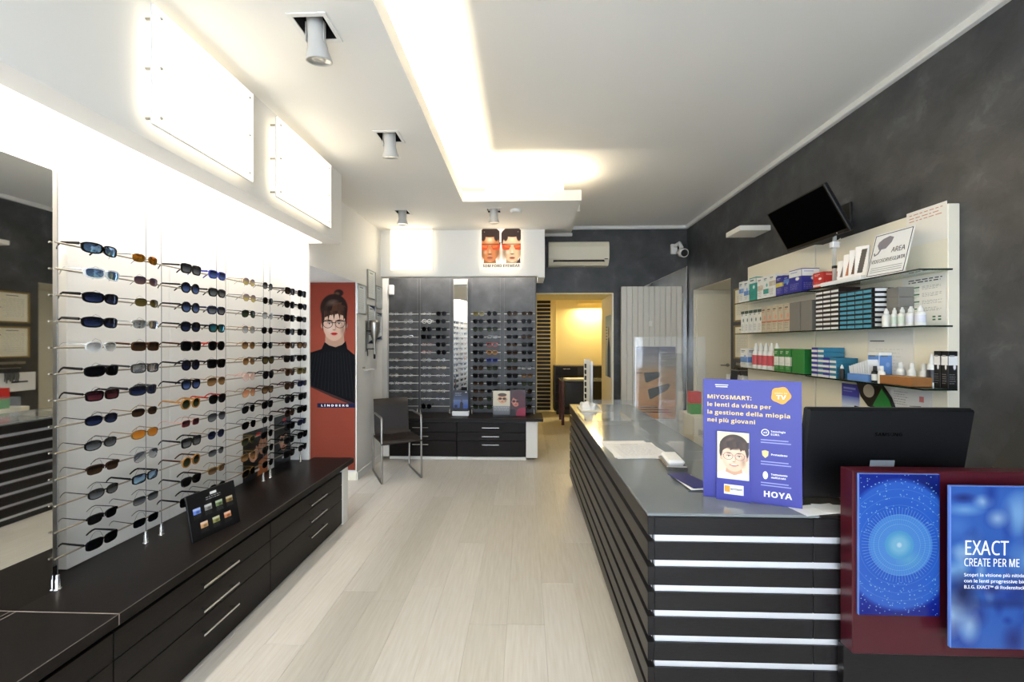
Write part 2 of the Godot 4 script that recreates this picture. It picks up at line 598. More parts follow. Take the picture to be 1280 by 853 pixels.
	sbox("ceiling", M.yellow, Vector3(0, 2.75, -6.9), Vector3(2.8, 2.9, -9.3))
	sbox("trim_7", M.yellow, Vector3(0.665, 0, -9.10), Vector3(0.69, 2.75, -9.13), 0.003)
	sbox("baseboard_back", M.yellow, Vector3(0.56, 0, -9.105), Vector3(2.6, 0.07, -9.13), 0.003)

const SPOTS := [Vector3(-0.952, 0, -1.82), Vector3(-0.945, 0, -2.80), Vector3(-1.343, 0, -4.41), Vector3(-0.342, 0, -4.39)]

func strips() -> void:
	solo("cove_tube_lamp", B.new().tube([Vector3(-0.745, 2.960, 1.3), Vector3(-0.745, 2.960, -4.0)], 0.011).mesh(), M.tube, "long glowing tube hidden in the ceiling tray along its open edge", "light")
	solo("cove_tube_lamp", B.new().tube([Vector3(-0.6, 2.960, -4.235), Vector3(0.52, 2.960, -4.235)], 0.011).mesh(), M.tube, "short glowing tube across the far end of the ceiling tray", "light")
	solo("alcove_tube_lamp", B.new().tube([Vector3(-1.74, 2.62, 1.3), Vector3(-1.74, 2.62, -3.3)], 0.012).mesh(), M.tube, "glowing tube behind the white soffit above the left sunglasses wall", "light")
	solo("bulkhead_tube_lamp", B.new().tube([Vector3(-1.76, 2.57, -5.31), Vector3(0.1, 2.57, -5.31)], 0.012).mesh(), M.tube, "glowing tube behind the bulkhead above the grey back display", "light")

func spots() -> void:
	var labels := ["largest white recessed ceiling spotlight, nearest the camera", "white recessed ceiling spotlight beside the second glowing wall panel", "white recessed ceiling spotlight above the blank glowing back panel", "white recessed ceiling spotlight above the portrait advert with orange sunglasses"]
	for i in 4:
		var o := thing("ceiling_spotlight", labels[i], "spotlight", SPOTS[i] + Vector3(0, 2.93, 0), 0, "recessed ceiling spotlights")
		var fr := B.new()
		for s in [-1, 1]:
			fr.box(Vector3(s * 0.078, -0.002, 0), Vector3(0.02, 0.006, 0.176), 0.001)
			fr.box(Vector3(0, -0.002, s * 0.078), Vector3(0.136, 0.006, 0.02), 0.001)
		part(o, "frame", fr.mesh(), M.white)
		var hs := B.new()
		for s in [-1, 1]:
			hs.box(Vector3(s * 0.066, 0.05, 0), Vector3(0.003, 0.098, 0.132))
			hs.box(Vector3(0, 0.05, s * 0.066), Vector3(0.129, 0.098, 0.003))
		hs.box(Vector3(0, 0.101, 0), Vector3(0.135, 0.003, 0.135))
		part(o, "housing", hs.mesh(), M.void)
		var tilt := Transform3D(Basis(Vector3.RIGHT, deg_to_rad([14, 14, 2, 2][i])), Vector3.ZERO)
		var body := B.new().lathe([Vector2(0, 0.06), Vector2(0.034, 0.06), Vector2(0.036, 0.0), Vector2(0.037, -0.045), Vector2(0.045, -0.09), Vector2(0.057, -0.125), Vector2(0.058, -0.134), Vector2(0.053, -0.135), Vector2(0.050, -0.13)], 24, tilt)
		part(o, "lamp_body", body.mesh(), M.spot)
		part(o, "lamp_glass", B.new().lathe([Vector2(0, -0.126), Vector2(0.03, -0.127), Vector2(0.052, -0.131)], 24, tilt).mesh(), M.lampglass)
		var yk := B.new()
		for s in [-1, 1]:
			yk.box(Vector3(s * 0.041, -0.02, 0), Vector3(0.004, 0.09, 0.02), 0.001)
		part(o, "yoke", yk.mesh(), M.spot)

func smoke_detector() -> void:
	var o := thing("smoke_detector", "small round white smoke detector on the lowered ceiling", "detector", Vector3(-0.103, 2.93, -4.392))
	part(o, "body", B.new().lathe([Vector2(0, -0.03), Vector2(0.05, -0.03), Vector2(0.062, -0.022), Vector2(0.065, 0), Vector2(0, 0)], 20).mesh(), M.ceil)

func light_panel(label: String, at: Vector3, turn: float, w: float, h: float, face: Material, front := 0.09) -> Node3D:
	var o := thing("light_panel", label, "light panel", at, turn, "glowing acrylic wall panels")
	part(o, "backing_plate", bx(Vector3(w, h, 0.010), 0.002), M.white, Vector3(0, 0, 0.053))
	part(o, "panel_lamp", bx(Vector3(w - 0.008, h - 0.008, 0.004), 0.001), M.glow, Vector3(0, 0, 0.0601))
	if face: part(o, "advert_print", sheet(w, h - 0.02), face, Vector3(0, 0.01, 0.0626))
	for sx in [-1, 1]:
		for k in [-1, 0, 1]:
			if face and k == 0: continue
			part(o, "bolt", B.new().lathe([Vector2(0, 0), Vector2(0.006, 0), Vector2(0.006, 0.066), Vector2(0.004, 0.068), Vector2(0, 0.068)], 10, Transform3D(Basis(Vector3.RIGHT, PI / 2), Vector3.ZERO)).mesh(), M.steel, Vector3(sx * (w / 2 - 0.035), k * (h / 2 - 0.04), 0))
	var n := Basis(Vector3.UP, deg_to_rad(turn)) * Vector3.BACK
	area("panel_back_light", at + n * 0.046, Vector3(0, turn, 0), Vector2(w * 0.97, h * 0.97), Color(1.0, 0.95, 0.85), 0.10)
	area("panel_light", at + n * 0.075, Vector3(0, turn + 180, 0), Vector2(w * 0.95, h * 0.95), Color(1.0, 0.93, 0.80), front)
	return o

func light_panels() -> void:
	light_panel("large blank glowing white panel on the left soffit, nearest the camera", Vector3(-1.562, 2.63, -1.90), 90, 0.61, 0.49, null)
	light_panel("blank glowing white panel farther along the left soffit", Vector3(-1.562, 2.63, -2.76), 90, 0.69, 0.49, null)
	light_panel("blank glowing white panel on the bulkhead above the clear eyeglasses", Vector3(-1.432, 2.67, -5.14), 0, 0.54, 0.515, null, 0.16)
	var p := Pic.new(256, 256, rgb(250, 244, 232))
	for q in [[0.21, 0.0], [0.78, 0.02]]:
		var x: float = q[0]
		var sk := rgb(206, 124, 66) if x < 0.5 else rgb(232, 186, 140)
		p.poly([[x - 0.13, 0.62], [x + 0.13, 0.62], [x + 0.16, 0.88], [x - 0.16, 0.88]], sk.darkened(0.22))
		p.ell(x, 0.24, 0.31, 0.30, rgb(58, 36, 27), 0.05)
		p.ell(x, 0.46, 0.255, 0.40, sk, 0.05)
		p.ell(x - 0.2, 0.6, 0.1, 0.26, sk.darkened(0.3), 0.9)
		p.ell(x + 0.21, 0.6, 0.09, 0.26, sk.darkened(0.22), 0.9)
		p.ell(x, 0.28, 0.16, 0.13, rgb(252, 220, 176), 0.9)
		p.ell(x, 0.105, 0.27, 0.115, rgb(52, 34, 27), 0.15)
		p.ell(x - 0.17, 0.2, 0.07, 0.13, rgb(52, 34, 27), 0.3)
		p.ell(x + 0.17, 0.2, 0.07, 0.13, rgb(52, 34, 27), 0.3)
		p.ell(x, 0.60, 0.04, 0.11, sk.lightened(0.35), 0.8)
		p.ell(x - 0.11, 0.6, 0.07, 0.07, sk.lightened(0.3), 0.9)
		p.ell(x, 0.645, 0.065, 0.022, sk.darkened(0.5), 0.6)
		p.ell(x, 0.735, 0.085, 0.02, rgb(158, 78, 60), 0.4)
		p.ell(x, 0.762, 0.08, 0.022, rgb(196, 112, 88), 0.5)
		p.ell(x, 0.747, 0.085, 0.006, rgb(84, 36, 30), 0.4)
		p.ell(x, 0.83, 0.07, 0.03, sk.lightened(0.25), 0.9)
		for s in [-1, 1]:
			p.poly([[x + s * 0.03, 0.42], [x + s * 0.27, 0.39], [x + s * 0.25, 0.51], [x + s * 0.2, 0.545], [x + s * 0.08, 0.535]], rgb(206, 74, 24))
			p.poly([[x + s * 0.06, 0.44], [x + s * 0.2, 0.42], [x + s * 0.19, 0.47], [x + s * 0.08, 0.49]], rgb(232, 112, 44))
		p.line(x - 0.27, 0.39, x + 0.27, 0.39, 0.015, rgb(60, 30, 20))
	p.poly([[0.8, 0.98], [0.98, 0.74], [1.0, 0.98]], rgb(70, 40, 28))
	p.rect(0.0, 0.875, 1.0, 0.125, rgb(244, 232, 212))
	p.rect(0.46, 0.0, 0.05, 0.35, rgb(250, 240, 226))
	var o := light_panel("glowing advert with two faces in orange sunglasses on the bulkhead", Vector3(-0.304, 2.67, -5.14), 0, 0.49, 0.51, p.mat(0.4, 0.4), 0.12)
	text(o, "TOM FORD EYEWEAR", 0.036, M.ink, Vector3(0, -0.208, 0.0634), Vector3.ZERO, 0.465, true, 1)

func drawer(o: Node3D, a: Vector3, b: Vector3, along_z: bool, hy: float, h0: float, h1: float) -> void:
	# a drawer front filling the box a..b, with a bar handle from h0 to h1
	var d := pbox(o, "drawer", M.wood if along_z else M.woodx, a, b, 0.0015)
	var c := (a + b) * 0.5
	var hm := B.new()
	if along_z:
		var x := maxf(a.x, b.x) - o.position.x + 0.0
		hm.box(Vector3(0.030, 0, 0), Vector3(0.008, 0.011, absf(h1 - h0)), 0.002)
		for s in [-1, 1]:
			hm.box(Vector3(0.013, 0, s * (absf(h1 - h0) / 2 - 0.025)), Vector3(0.03, 0.008, 0.008))
		part(d, "handle", hm.mesh(), M.chrome, Vector3(x + o.position.x - c.x, hy - c.y, (h0 + h1) / 2 - c.z))
	else:
		hm.box(Vector3(0, 0, 0.030), Vector3(absf(h1 - h0), 0.011, 0.008), 0.002)
		for s in [-1, 1]:
			hm.box(Vector3(s * (absf(h1 - h0) / 2 - 0.025), 0, 0.013), Vector3(0.008, 0.008, 0.03))
		part(d, "handle", hm.mesh(), M.chrome, Vector3((h0 + h1) / 2 - c.x, hy - c.y, maxf(a.z, b.z) - c.z))

func left_bench() -> void:
	var w := thing("worktop", "long dark wood worktop under the left sunglasses wall and mirror", "worktop")
	for q in [[-2.098, -1.887, 1.2, -1.448], [-1.884, -1.492, 1.2, -1.448], [-2.098, -1.492, -1.4515, -3.413], [-1.845, -1.492, -3.413, -3.493]]:
		pbox(w, "board", M.wood, Vector3(q[0], 0.463, q[2]), Vector3(q[1], 0.505, q[3]), 0.001 if q[2] > -3.0 else 0.0)
	pbox(w, "joint_strip", M.joint, Vector3(-1.887, 0.463, 1.2), Vector3(-1.884, 0.5052, -1.448))
	pbox(w, "joint_strip", M.joint, Vector3(-2.095, 0.463, -1.448), Vector3(-1.4915, 0.5052, -1.4515))
	pbox(w, "edge_highlight_strip", mat(rgb(92, 84, 78), 0.4), Vector3(-1.4935, 0.503, 1.2), Vector3(-1.4915, 0.5053, -3.493))  # pale strip paints the highlight along the worktop's front top edge
	var units := [["dark wood drawer unit under the mirror, nearest the camera", 0.3, -1.449, -0.55, -0.32], ["dark wood drawer unit with long chrome handles, middle of the left bench", -1.449, -2.370, -1.832, -2.065], ["dark wood drawer unit with white end panel, far end of the left bench", -2.370, -3.315, -2.777, -3.001]]
	for u in units:
		var o := thing("drawer_unit", u[0], "cabinet", Vector3.ZERO, 0, "drawer units of the left bench")
		pbox(o, "body", M.black, Vector3(-2.094, 0.0, u[1] - 0.001), Vector3(-1.532, 0.462, u[2] + 0.001))
		var ys := [0.437, 0.331, 0.213, 0.012]
		for k in 3:
			drawer(o, Vector3(-1.531, ys[k] - 0.002, u[1] - 0.002), Vector3(-1.512, ys[k + 1] + 0.002, u[2] + 0.002), true, [0.372, 0.258, 0.150][k], u[3], u[4])
		if u[2] < -3.0:
			pbox(o, "end_panel", M.white, Vector3(-2.09, 0.0, -3.317), Vector3(-1.505, 0.462, -3.41), 0.002, "white end panel")
	# mirror at the near end
	var m := thing("wall_mirror", "tall frameless mirror standing on the left bench beside the sunglasses", "mirror", Vector3(-1.91, 0.5052, -0.6), -0.45)
	part(m, "backing_board", bx(Vector3(0.012, 1.68, 1.94), 0.001), M.white, Vector3(-0.006, 0.845, 0))
	part(m, "mirror_glass", bx(Vector3(0.006, 1.69, 1.95), 0.001), M.mirror, Vector3(0.0035, 0.845, 0))

func back_bench() -> void:
	var w := thing("worktop", "dark wood worktop under the grey back display", "worktop")
	pbox(w, "board", M.woodx, Vector3(-1.843, 0.507, -5.14), Vector3(0.222, 0.544, -5.60), 0.002)
	var units := [["black drawer unit behind the chair under the back display", -1.76, -0.886, -1.455, -1.247], ["black drawer unit with white end panel under the back display", -0.882, 0.005, -0.559, -0.338]]
	for u in units:
		var o := thing("drawer_unit", u[0], "cabinet", Vector3.ZERO, 0, "drawer units of the back bench")
		pbox(o, "body", M.black, Vector3(u[1] + 0.001, 0.036, -5.242), Vector3(u[2] - 0.001, 0.506, -5.60))
		pbox(o, "plinth", M.white, Vector3(u[1] + 0.001, 0.0, -5.225), Vector3(u[2] - 0.001, 0.035, -5.60), 0.001, "white plinth")
		var ys := [0.478, 0.352, 0.244, 0.038]
		for k in 3:
			drawer(o, Vector3(u[1] + 0.002, ys[k] - 0.002, -5.24), Vector3(u[2] - 0.002, ys[k + 1] + 0.002, -5.22), false, [0.416, 0.304, 0.198][k], u[3], u[4])
		if u[2] > -0.5:
			pbox(o, "end_panel", M.white, Vector3(0.007, 0.036, -5.20), Vector3(0.152, 0.506, -5.60), 0.002, "white end panel")
		else:
			pbox(o, "end_panel", M.white, Vector3(-1.842, 0.036, -5.205), Vector3(-1.762, 0.506, -5.55), 0.002, "white end panel")

func counter() -> void:
	var o := thing("reception_counter", "low dark slatted reception counter with a grey glass top", "counter")
	# glass top over the long arm, dark top over the short arm
	pbox(o, "glass_top", M.countertop, Vector3(0.472, 0.828, -1.598), Vector3(1.125, 0.84, -4.42), 0.003, "grey glass top")
	pbox(o, "desk_top", M.woodx, Vector3(1.127, 0.828, -1.598), Vector3(2.41, 0.84, -2.0), 0.002)
	pbox(o, "core", M.black, Vector3(0.50, 0.0, -1.63), Vector3(1.12, 0.827, -4.40))
	pbox(o, "core", M.black, Vector3(1.121, 0.0, -1.63), Vector3(2.41, 0.827, -1.98))
	# boards with aluminium recesses between them
	var y := 0.826
	var k := 0
	while y > 0.05:
		var lo := maxf(y - 0.071, 0.0)
		pbox(o, "slat", M.counterslat, Vector3(0.474, y, -1.6), Vector3(0.4995, lo, -4.415), 0.0015)
		pbox(o, "slat", M.counterslat, Vector3(0.50, y, -1.6), Vector3(1.100, lo, -1.629), 0.0015)
		pbox(o, "slat", M.counterslat, Vector3(1.102, y, -1.6), Vector3(2.41, lo, -1.629), 0.0015)
		if lo > 0.03:
			pbox(o, "recess_strip", M.alu, Vector3(0.503, lo - 0.0005, -1.608), Vector3(2.41, lo - 0.0262, -1.6295), 0.0, "bright aluminium strip")
			pbox(o, "recess_strip", M.alu, Vector3(0.4975, lo - 0.0005, -1.632), Vector3(0.4999, lo - 0.0262, -4.40), 0.0, "bright aluminium strip")
		y -= 0.0975
		k += 1

func wall_shelves() -> void:
	var o := thing("shelf_panel", "white wall panelling with glass shelves behind the counter", "shelves")
	pbox(o, "panel", M.cream, Vector3(2.35, 0.4, -3.40), Vector3(2.414, 2.300, -4.40), 0.003)
	pbox(o, "panel", M.cream, Vector3(2.35, 0.4, -2.35), Vector3(2.414, 2.278, -3.385), 0.003)
	pbox(o, "joint", M.steel, Vector3(2.375, 0.4, -3.386), Vector3(2.41, 2.27, -3.399))
	for q in [[1.907, -3.285, -4.36, 2.19], [1.907, -2.325, -3.215, 2.17], [1.593, -2.325, -4.36, 2.19], [1.250, -3.285, -4.36, 2.19], [1.245, -2.30, -3.24, 2.17]]:
		var s := pbox(o, "shelf", M.glass, Vector3(q[3], q[0] - 0.005, q[1]), Vector3(2.349, q[0] + 0.005, q[2]), 0.001, "clear glass shelf")
		var c: Vector3 = s.position
		pbox(s, "front_edge", M.glassedge, Vector3(q[3] - 0.001, q[0] - 0.0045, q[1] - 0.001) - c, Vector3(q[3] + 0.001, q[0] + 0.0045, q[2] + 0.001) - c)
		pbox(s, "side_edge", M.glassedge, Vector3(q[3] - 0.001, q[0] - 0.0045, q[1] - 0.001) - c, Vector3(2.349, q[0] + 0.0045, q[1] + 0.001) - c)

# ---------------------------------------------------------------- spectacles
# outline of the right lens (outer side +x), centred on 0: width, height, exponent, taper, droop, brow
const KINDS := {
	"wrap": [0.060, 0.036, 3.2, 0.06, 0.05, 0.9, 0.014, 0.0062, 3.2, "full"],
	"rect": [0.055, 0.035, 4.0, 0.05, 0.02, 0.95, 0.017, 0.0054, 1.6, "full"],
	"square": [0.052, 0.042, 4.2, 0.10, 0.02, 0.9, 0.018, 0.0066, 1.0, "full"],
	"wayfarer": [0.050, 0.040, 3.2, 0.14, 0.05, 0.85, 0.018, 0.0064, 1.0, "full"],
	"round": [0.047, 0.045, 2.1, 0.0, 0.0, 1.0, 0.020, 0.0056, 0.9, "full"],
	"panto": [0.048, 0.044, 2.5, 0.10, 0.0, 0.92, 0.019, 0.0058, 0.9, "full"],
	"aviator": [0.056, 0.048, 2.5, 0.10, 0.18, 0.85, 0.016, 0.0016, 1.6, "thin"],
	"oval": [0.053, 0.035, 2.5, 0.04, 0.06, 1.0, 0.017, 0.0036, 2.2, "full"],
	"rimless": [0.054, 0.038, 2.6, 0.05, 0.08, 0.95, 0.017, 0.0, 2.2, "none"],
	"halfrim": [0.056, 0.038, 3.4, 0.08, 0.05, 0.85, 0.016, 0.0048, 1.8, "half"],
	"thinround": [0.048, 0.044, 2.3, 0.05, 0.03, 0.95, 0.019, 0.0015, 1.0, "thin"],
	"thinrect": [0.052, 0.034, 3.6, 0.04, 0.02, 0.95, 0.017, 0.0016, 1.0, "thin"],
}
var specs := {}
var lens_mats := {}
var frame_mats := {}

func bend(v: Vector3, k: float) -> Vector3:
	return Vector3(v.x, v.y, v.z - k * v.x * v.x)

func glasses_kinds() -> void:
	for key in KINDS:
		var d: Array = KINDS[key]
		var w: float = d[0]
		var h: float = d[1] * 1.06
		var gap: float = d[6]
		var rim: float = d[7]
		var k: float = d[8]
		var pts: Array[Vector2] = []
		var N := 22
		for i in N:
			var a := TAU * i / N + 0.07
			var c := cos(a)
			var s := sin(a)
			var p := Vector2(w / 2 * signf(c) * pow(absf(c), 2.0 / d[2]), h / 2 * signf(s) * pow(absf(s), 2.0 / d[2]))
			if p.y > 0: p.y *= d[5]
			p.x *= 1.0 + d[3] * p.y / (h / 2)
			p.y -= d[4] * p.x * (1.0 if p.y < 0 else 0.3)
			pts.append(p)
		var xc := gap / 2 + w / 2
		var fb := B.new()
		var lenses: Array = []
		for s in [1.0, -1.0]:
			var lb := B.new()
			var zf := 0.0012
			for i in N:
				var p := pts[i]
				var q := pts[(i + 1) % N]
				var P := func(t: Vector2, grow: float, z: float) -> Vector3:
					var g := t * (1.0 + grow / t.length())
					return bend(Vector3(s * (xc + g.x), g.y, z), k)
				var cf := bend(Vector3(s * xc, 0, zf + 0.0016), k)
				var cb := bend(Vector3(s * xc, 0, 0.0004), k)
				lb.tri(cf, P.call(p, 0.0003, zf), P.call(q, 0.0003, zf), Vector3.BACK, true)
				lb.tri(cb, P.call(p, 0.0003, -0.0005), P.call(q, 0.0003, -0.0005), Vector3.FORWARD, true)
				lb.quad(P.call(p, 0.0003, zf), P.call(q, 0.0003, zf), P.call(q, 0.0003, -0.0005), P.call(p, 0.0003, -0.0005), Vector3(p.x * s, p.y, 0))
				if d[9] == "none" or (d[9] == "half" and (p.y < -0.003 or q.y < -0.003)):
					continue
				var z1 := 0.0026 if d[9] != "thin" else 0.0016
				var z0 := -0.0020 if d[9] != "thin" else -0.0008
				var n := Vector3((p.x + q.x) * s, p.y + q.y, 0)
				fb.quad(P.call(p, 0.0, z1), P.call(q, 0.0, z1), P.call(q, rim, z1), P.call(p, rim, z1), Vector3.BACK)
				fb.quad(P.call(p, 0.0, z0), P.call(q, 0.0, z0), P.call(q, rim, z0), P.call(p, rim, z0), Vector3.FORWARD)
				fb.quad(P.call(p, rim, z1), P.call(q, rim, z1), P.call(q, rim, z0), P.call(p, rim, z0), n, true)
				fb.quad(P.call(p, 0.0, z1), P.call(q, 0.0, z1), P.call(q, 0.0, z0), P.call(p, 0.0, z0), -n, true)
			lenses.append(lb.mesh())
		var br := 0.0011 if d[9] in ["thin", "none"] else 0.0024
		var by := h * 0.18
		var gx := gap / 2 + 0.002
		fb.tube([bend(Vector3(-gx, by - 0.002, 0), k), Vector3(-gx * 0.5, by + 0.002, 0.001), Vector3(gx * 0.5, by + 0.002, 0.001), bend(Vector3(gx, by - 0.002, 0), k)], br, 6)
		if key == "aviator":
			fb.tube([bend(Vector3(-gx - 0.004, h * 0.40, 0), k), Vector3(0, h * 0.42, 0.001), bend(Vector3(gx + 0.004, h * 0.40, 0), k)], 0.0011, 6)
		var hx := gap / 2 + w + rim
		var hy := h * 0.26
		for s in [-1.0, 1.0]:
			var e := bend(Vector3(s * (hx - 0.002), hy, 0), k)
			fb.tube([e, e + Vector3(s * 0.004, 0, -0.002), e + Vector3(s * 0.005, 0, -0.008)], maxf(br, 0.0016), 6)
			fb.tube([bend(Vector3(s * gx, -h * 0.08, -0.001), k), Vector3(s * gx * 0.8, -h * 0.2, -0.007)], 0.0012, 5)
		var temples: Array = []
		var e0 := bend(Vector3(hx - 0.002, hy, 0), k)
		var fat := 0.0062 if key == "wrap" else 0.0052 if d[9] == "full" and key != "oval" else 0.0021
		for s in [1.0, -1.0]:
			var x: float = s * (e0.x + 0.005)
			var tb := B.new()
			tb.tube([Vector3(x, hy, e0.z - 0.006), Vector3(x, hy, e0.z - 0.03), Vector3(x - s * 0.002, hy, -0.080), Vector3(x - s * 0.004, hy, -0.107), Vector3(x - s * 0.006, hy - 0.006, -0.118), Vector3(x - s * 0.009, hy - 0.018, -0.130), Vector3(x - s * 0.012, hy - 0.028, -0.137)], fat, 8, true, 0.45, 0.6)
			temples.append(tb.mesh())
		specs[key] = {"frame": fb.mesh(), "lens": lenses, "temple": temples, "hy": hy, "fat": fat}
	var F := {"black": [12, 12, 13], "clear": [226, 228, 226], "blue": [52, 62, 150], "navy": [28, 34, 66], "tort": [70, 42, 24], "honey": [176, 122, 58], "red": [190, 62, 50], "pink": [222, 160, 140], "brown": [54, 34, 26], "gold": [190, 150, 84], "silver": [196, 198, 200], "gun": [70, 70, 72], "olive": [110, 100, 60], "coral": [200, 104, 80], "white": [230, 228, 222]}
	for f in F:
		frame_mats[f] = mat(rgb(F[f][0], F[f][1], F[f][2]), 0.22, 0.85 if f in ["gold", "silver", "gun"] else 0.0)
	for f in ["black", "navy", "brown", "tort"]:
		frame_mats[f].metallic_specular = 0.3
	frame_mats.clear = mat(rgb(226, 230, 230), 0.12, 0.0, 0.5)
	# [top colour, bottom colour, metal, alpha]
	var L := {
		"black": [7, 7, 8, 14, 14, 16, 0.0, 1.0], "grey": [34, 35, 37, 112, 114, 116, 0.1, 0.9], "blue mirror": [120, 150, 200, 150, 196, 236, 0.9, 1.0],
		"amber mirror": [190, 112, 28, 150, 110, 44, 0.75, 1.0], "silver mirror": [132, 140, 152, 196, 204, 214, 0.85, 1.0], "violet": [70, 54, 70, 120, 92, 92, 0.4, 0.95],
		"olive": [62, 54, 26, 98, 86, 44, 0.2, 0.94], "blue": [20, 26, 54, 92, 116, 172, 0.3, 0.95], "dark blue": [13, 16, 30, 44, 54, 88, 0.4, 0.97],
		"teal": [30, 84, 104, 70, 150, 160, 0.6, 1.0], "brown": [70, 46, 24, 150, 112, 70, 0.0, 0.86], "dark brown": [30, 21, 16, 62, 44, 30, 0.15, 0.97],
		"pale grey": [104, 106, 108, 190, 192, 190, 0.0, 0.6], "yellow": [128, 112, 130, 214, 196, 110, 0.1, 0.75], "green": [28, 34, 24, 56, 64, 42, 0.1, 0.96],
		"amber": [196, 112, 28, 222, 146, 52, 0.2, 0.88], "burgundy": [40, 17, 24, 92, 44, 50, 0.2, 0.96], "pink": [220, 180, 166, 236, 206, 194, 0.0, 0.45], "peach": [178, 108, 74, 220, 160, 120, 0.0, 0.78], "clear": [235, 240, 242, 235, 240, 242, 0.0, 0.14],
	}
	for key in L:
		var c: Array = L[key]
		var gr := Gradient.new()
		gr.colors = PackedColorArray([rgb(c[0], c[1], c[2]), rgb(c[3], c[4], c[5])])
		gr.offsets = PackedFloat32Array([0.2, 0.75])
		var gt := GradientTexture2D.new()
		gt.width = 4
		gt.height = 64
		gt.gradient = gr
		gt.fill_from = Vector2(0, 0)
		gt.fill_to = Vector2(0, 1)
		var m := mat(Color.WHITE, 0.06, c[6], c[7])
		m.albedo_texture = gt
		m.uv1_scale = Vector3(20, 20, 1)
		m.uv1_offset = Vector3(0.5, 0.5, 0)
		m.metallic_specular = 0.16 if key in ["black", "dark brown", "green"] else 0.28
		lens_mats[key] = m

func glasses(key: String, frame: String, lens: String, temple: String, label: String, group: String, at: Vector3, turn: float, category: String, size := 1.06) -> Node3D:
	var s: Dictionary = specs[key]
	var o := thing("sunglasses" if category == "sunglasses" else "eyeglasses", label, category, at, turn, group)
	# the bridge hangs on the wire hook just before the rail, the temples pass over the rail
	var pitch := deg_to_rad(4.0)
	var y0: float = maxf(0.001, s.fat - s.hy)
	var x := Transform3D(Basis(Vector3.RIGHT, pitch), Vector3.ZERO) * Transform3D(Basis.IDENTITY, Vector3(0, y0 + 0.0004, 0.034))
	var ps := [["frame_front", s.frame, frame_mats[frame]], ["lens", s.lens[0], lens_mats[lens]], ["lens", s.lens[1], lens_mats[lens]], ["temple", s.temple[0], frame_mats[temple]], ["temple", s.temple[1], frame_mats[temple]]]
	for p in ps:
		var m := part(o, p[0], p[1], p[2])
		m.transform = Transform3D(Basis.from_scale(Vector3.ONE * size), Vector3.ZERO) * x
	return o

const SHAPE_WORD := {"wrap": "wraparound", "rect": "slim rectangular", "square": "square", "wayfarer": "trapezoid", "round": "round", "panto": "rounded", "aviator": "aviator", "oval": "oval", "rimless": "rimless", "halfrim": "half-rim", "thinround": "wire round", "thinrect": "wire rectangular"}

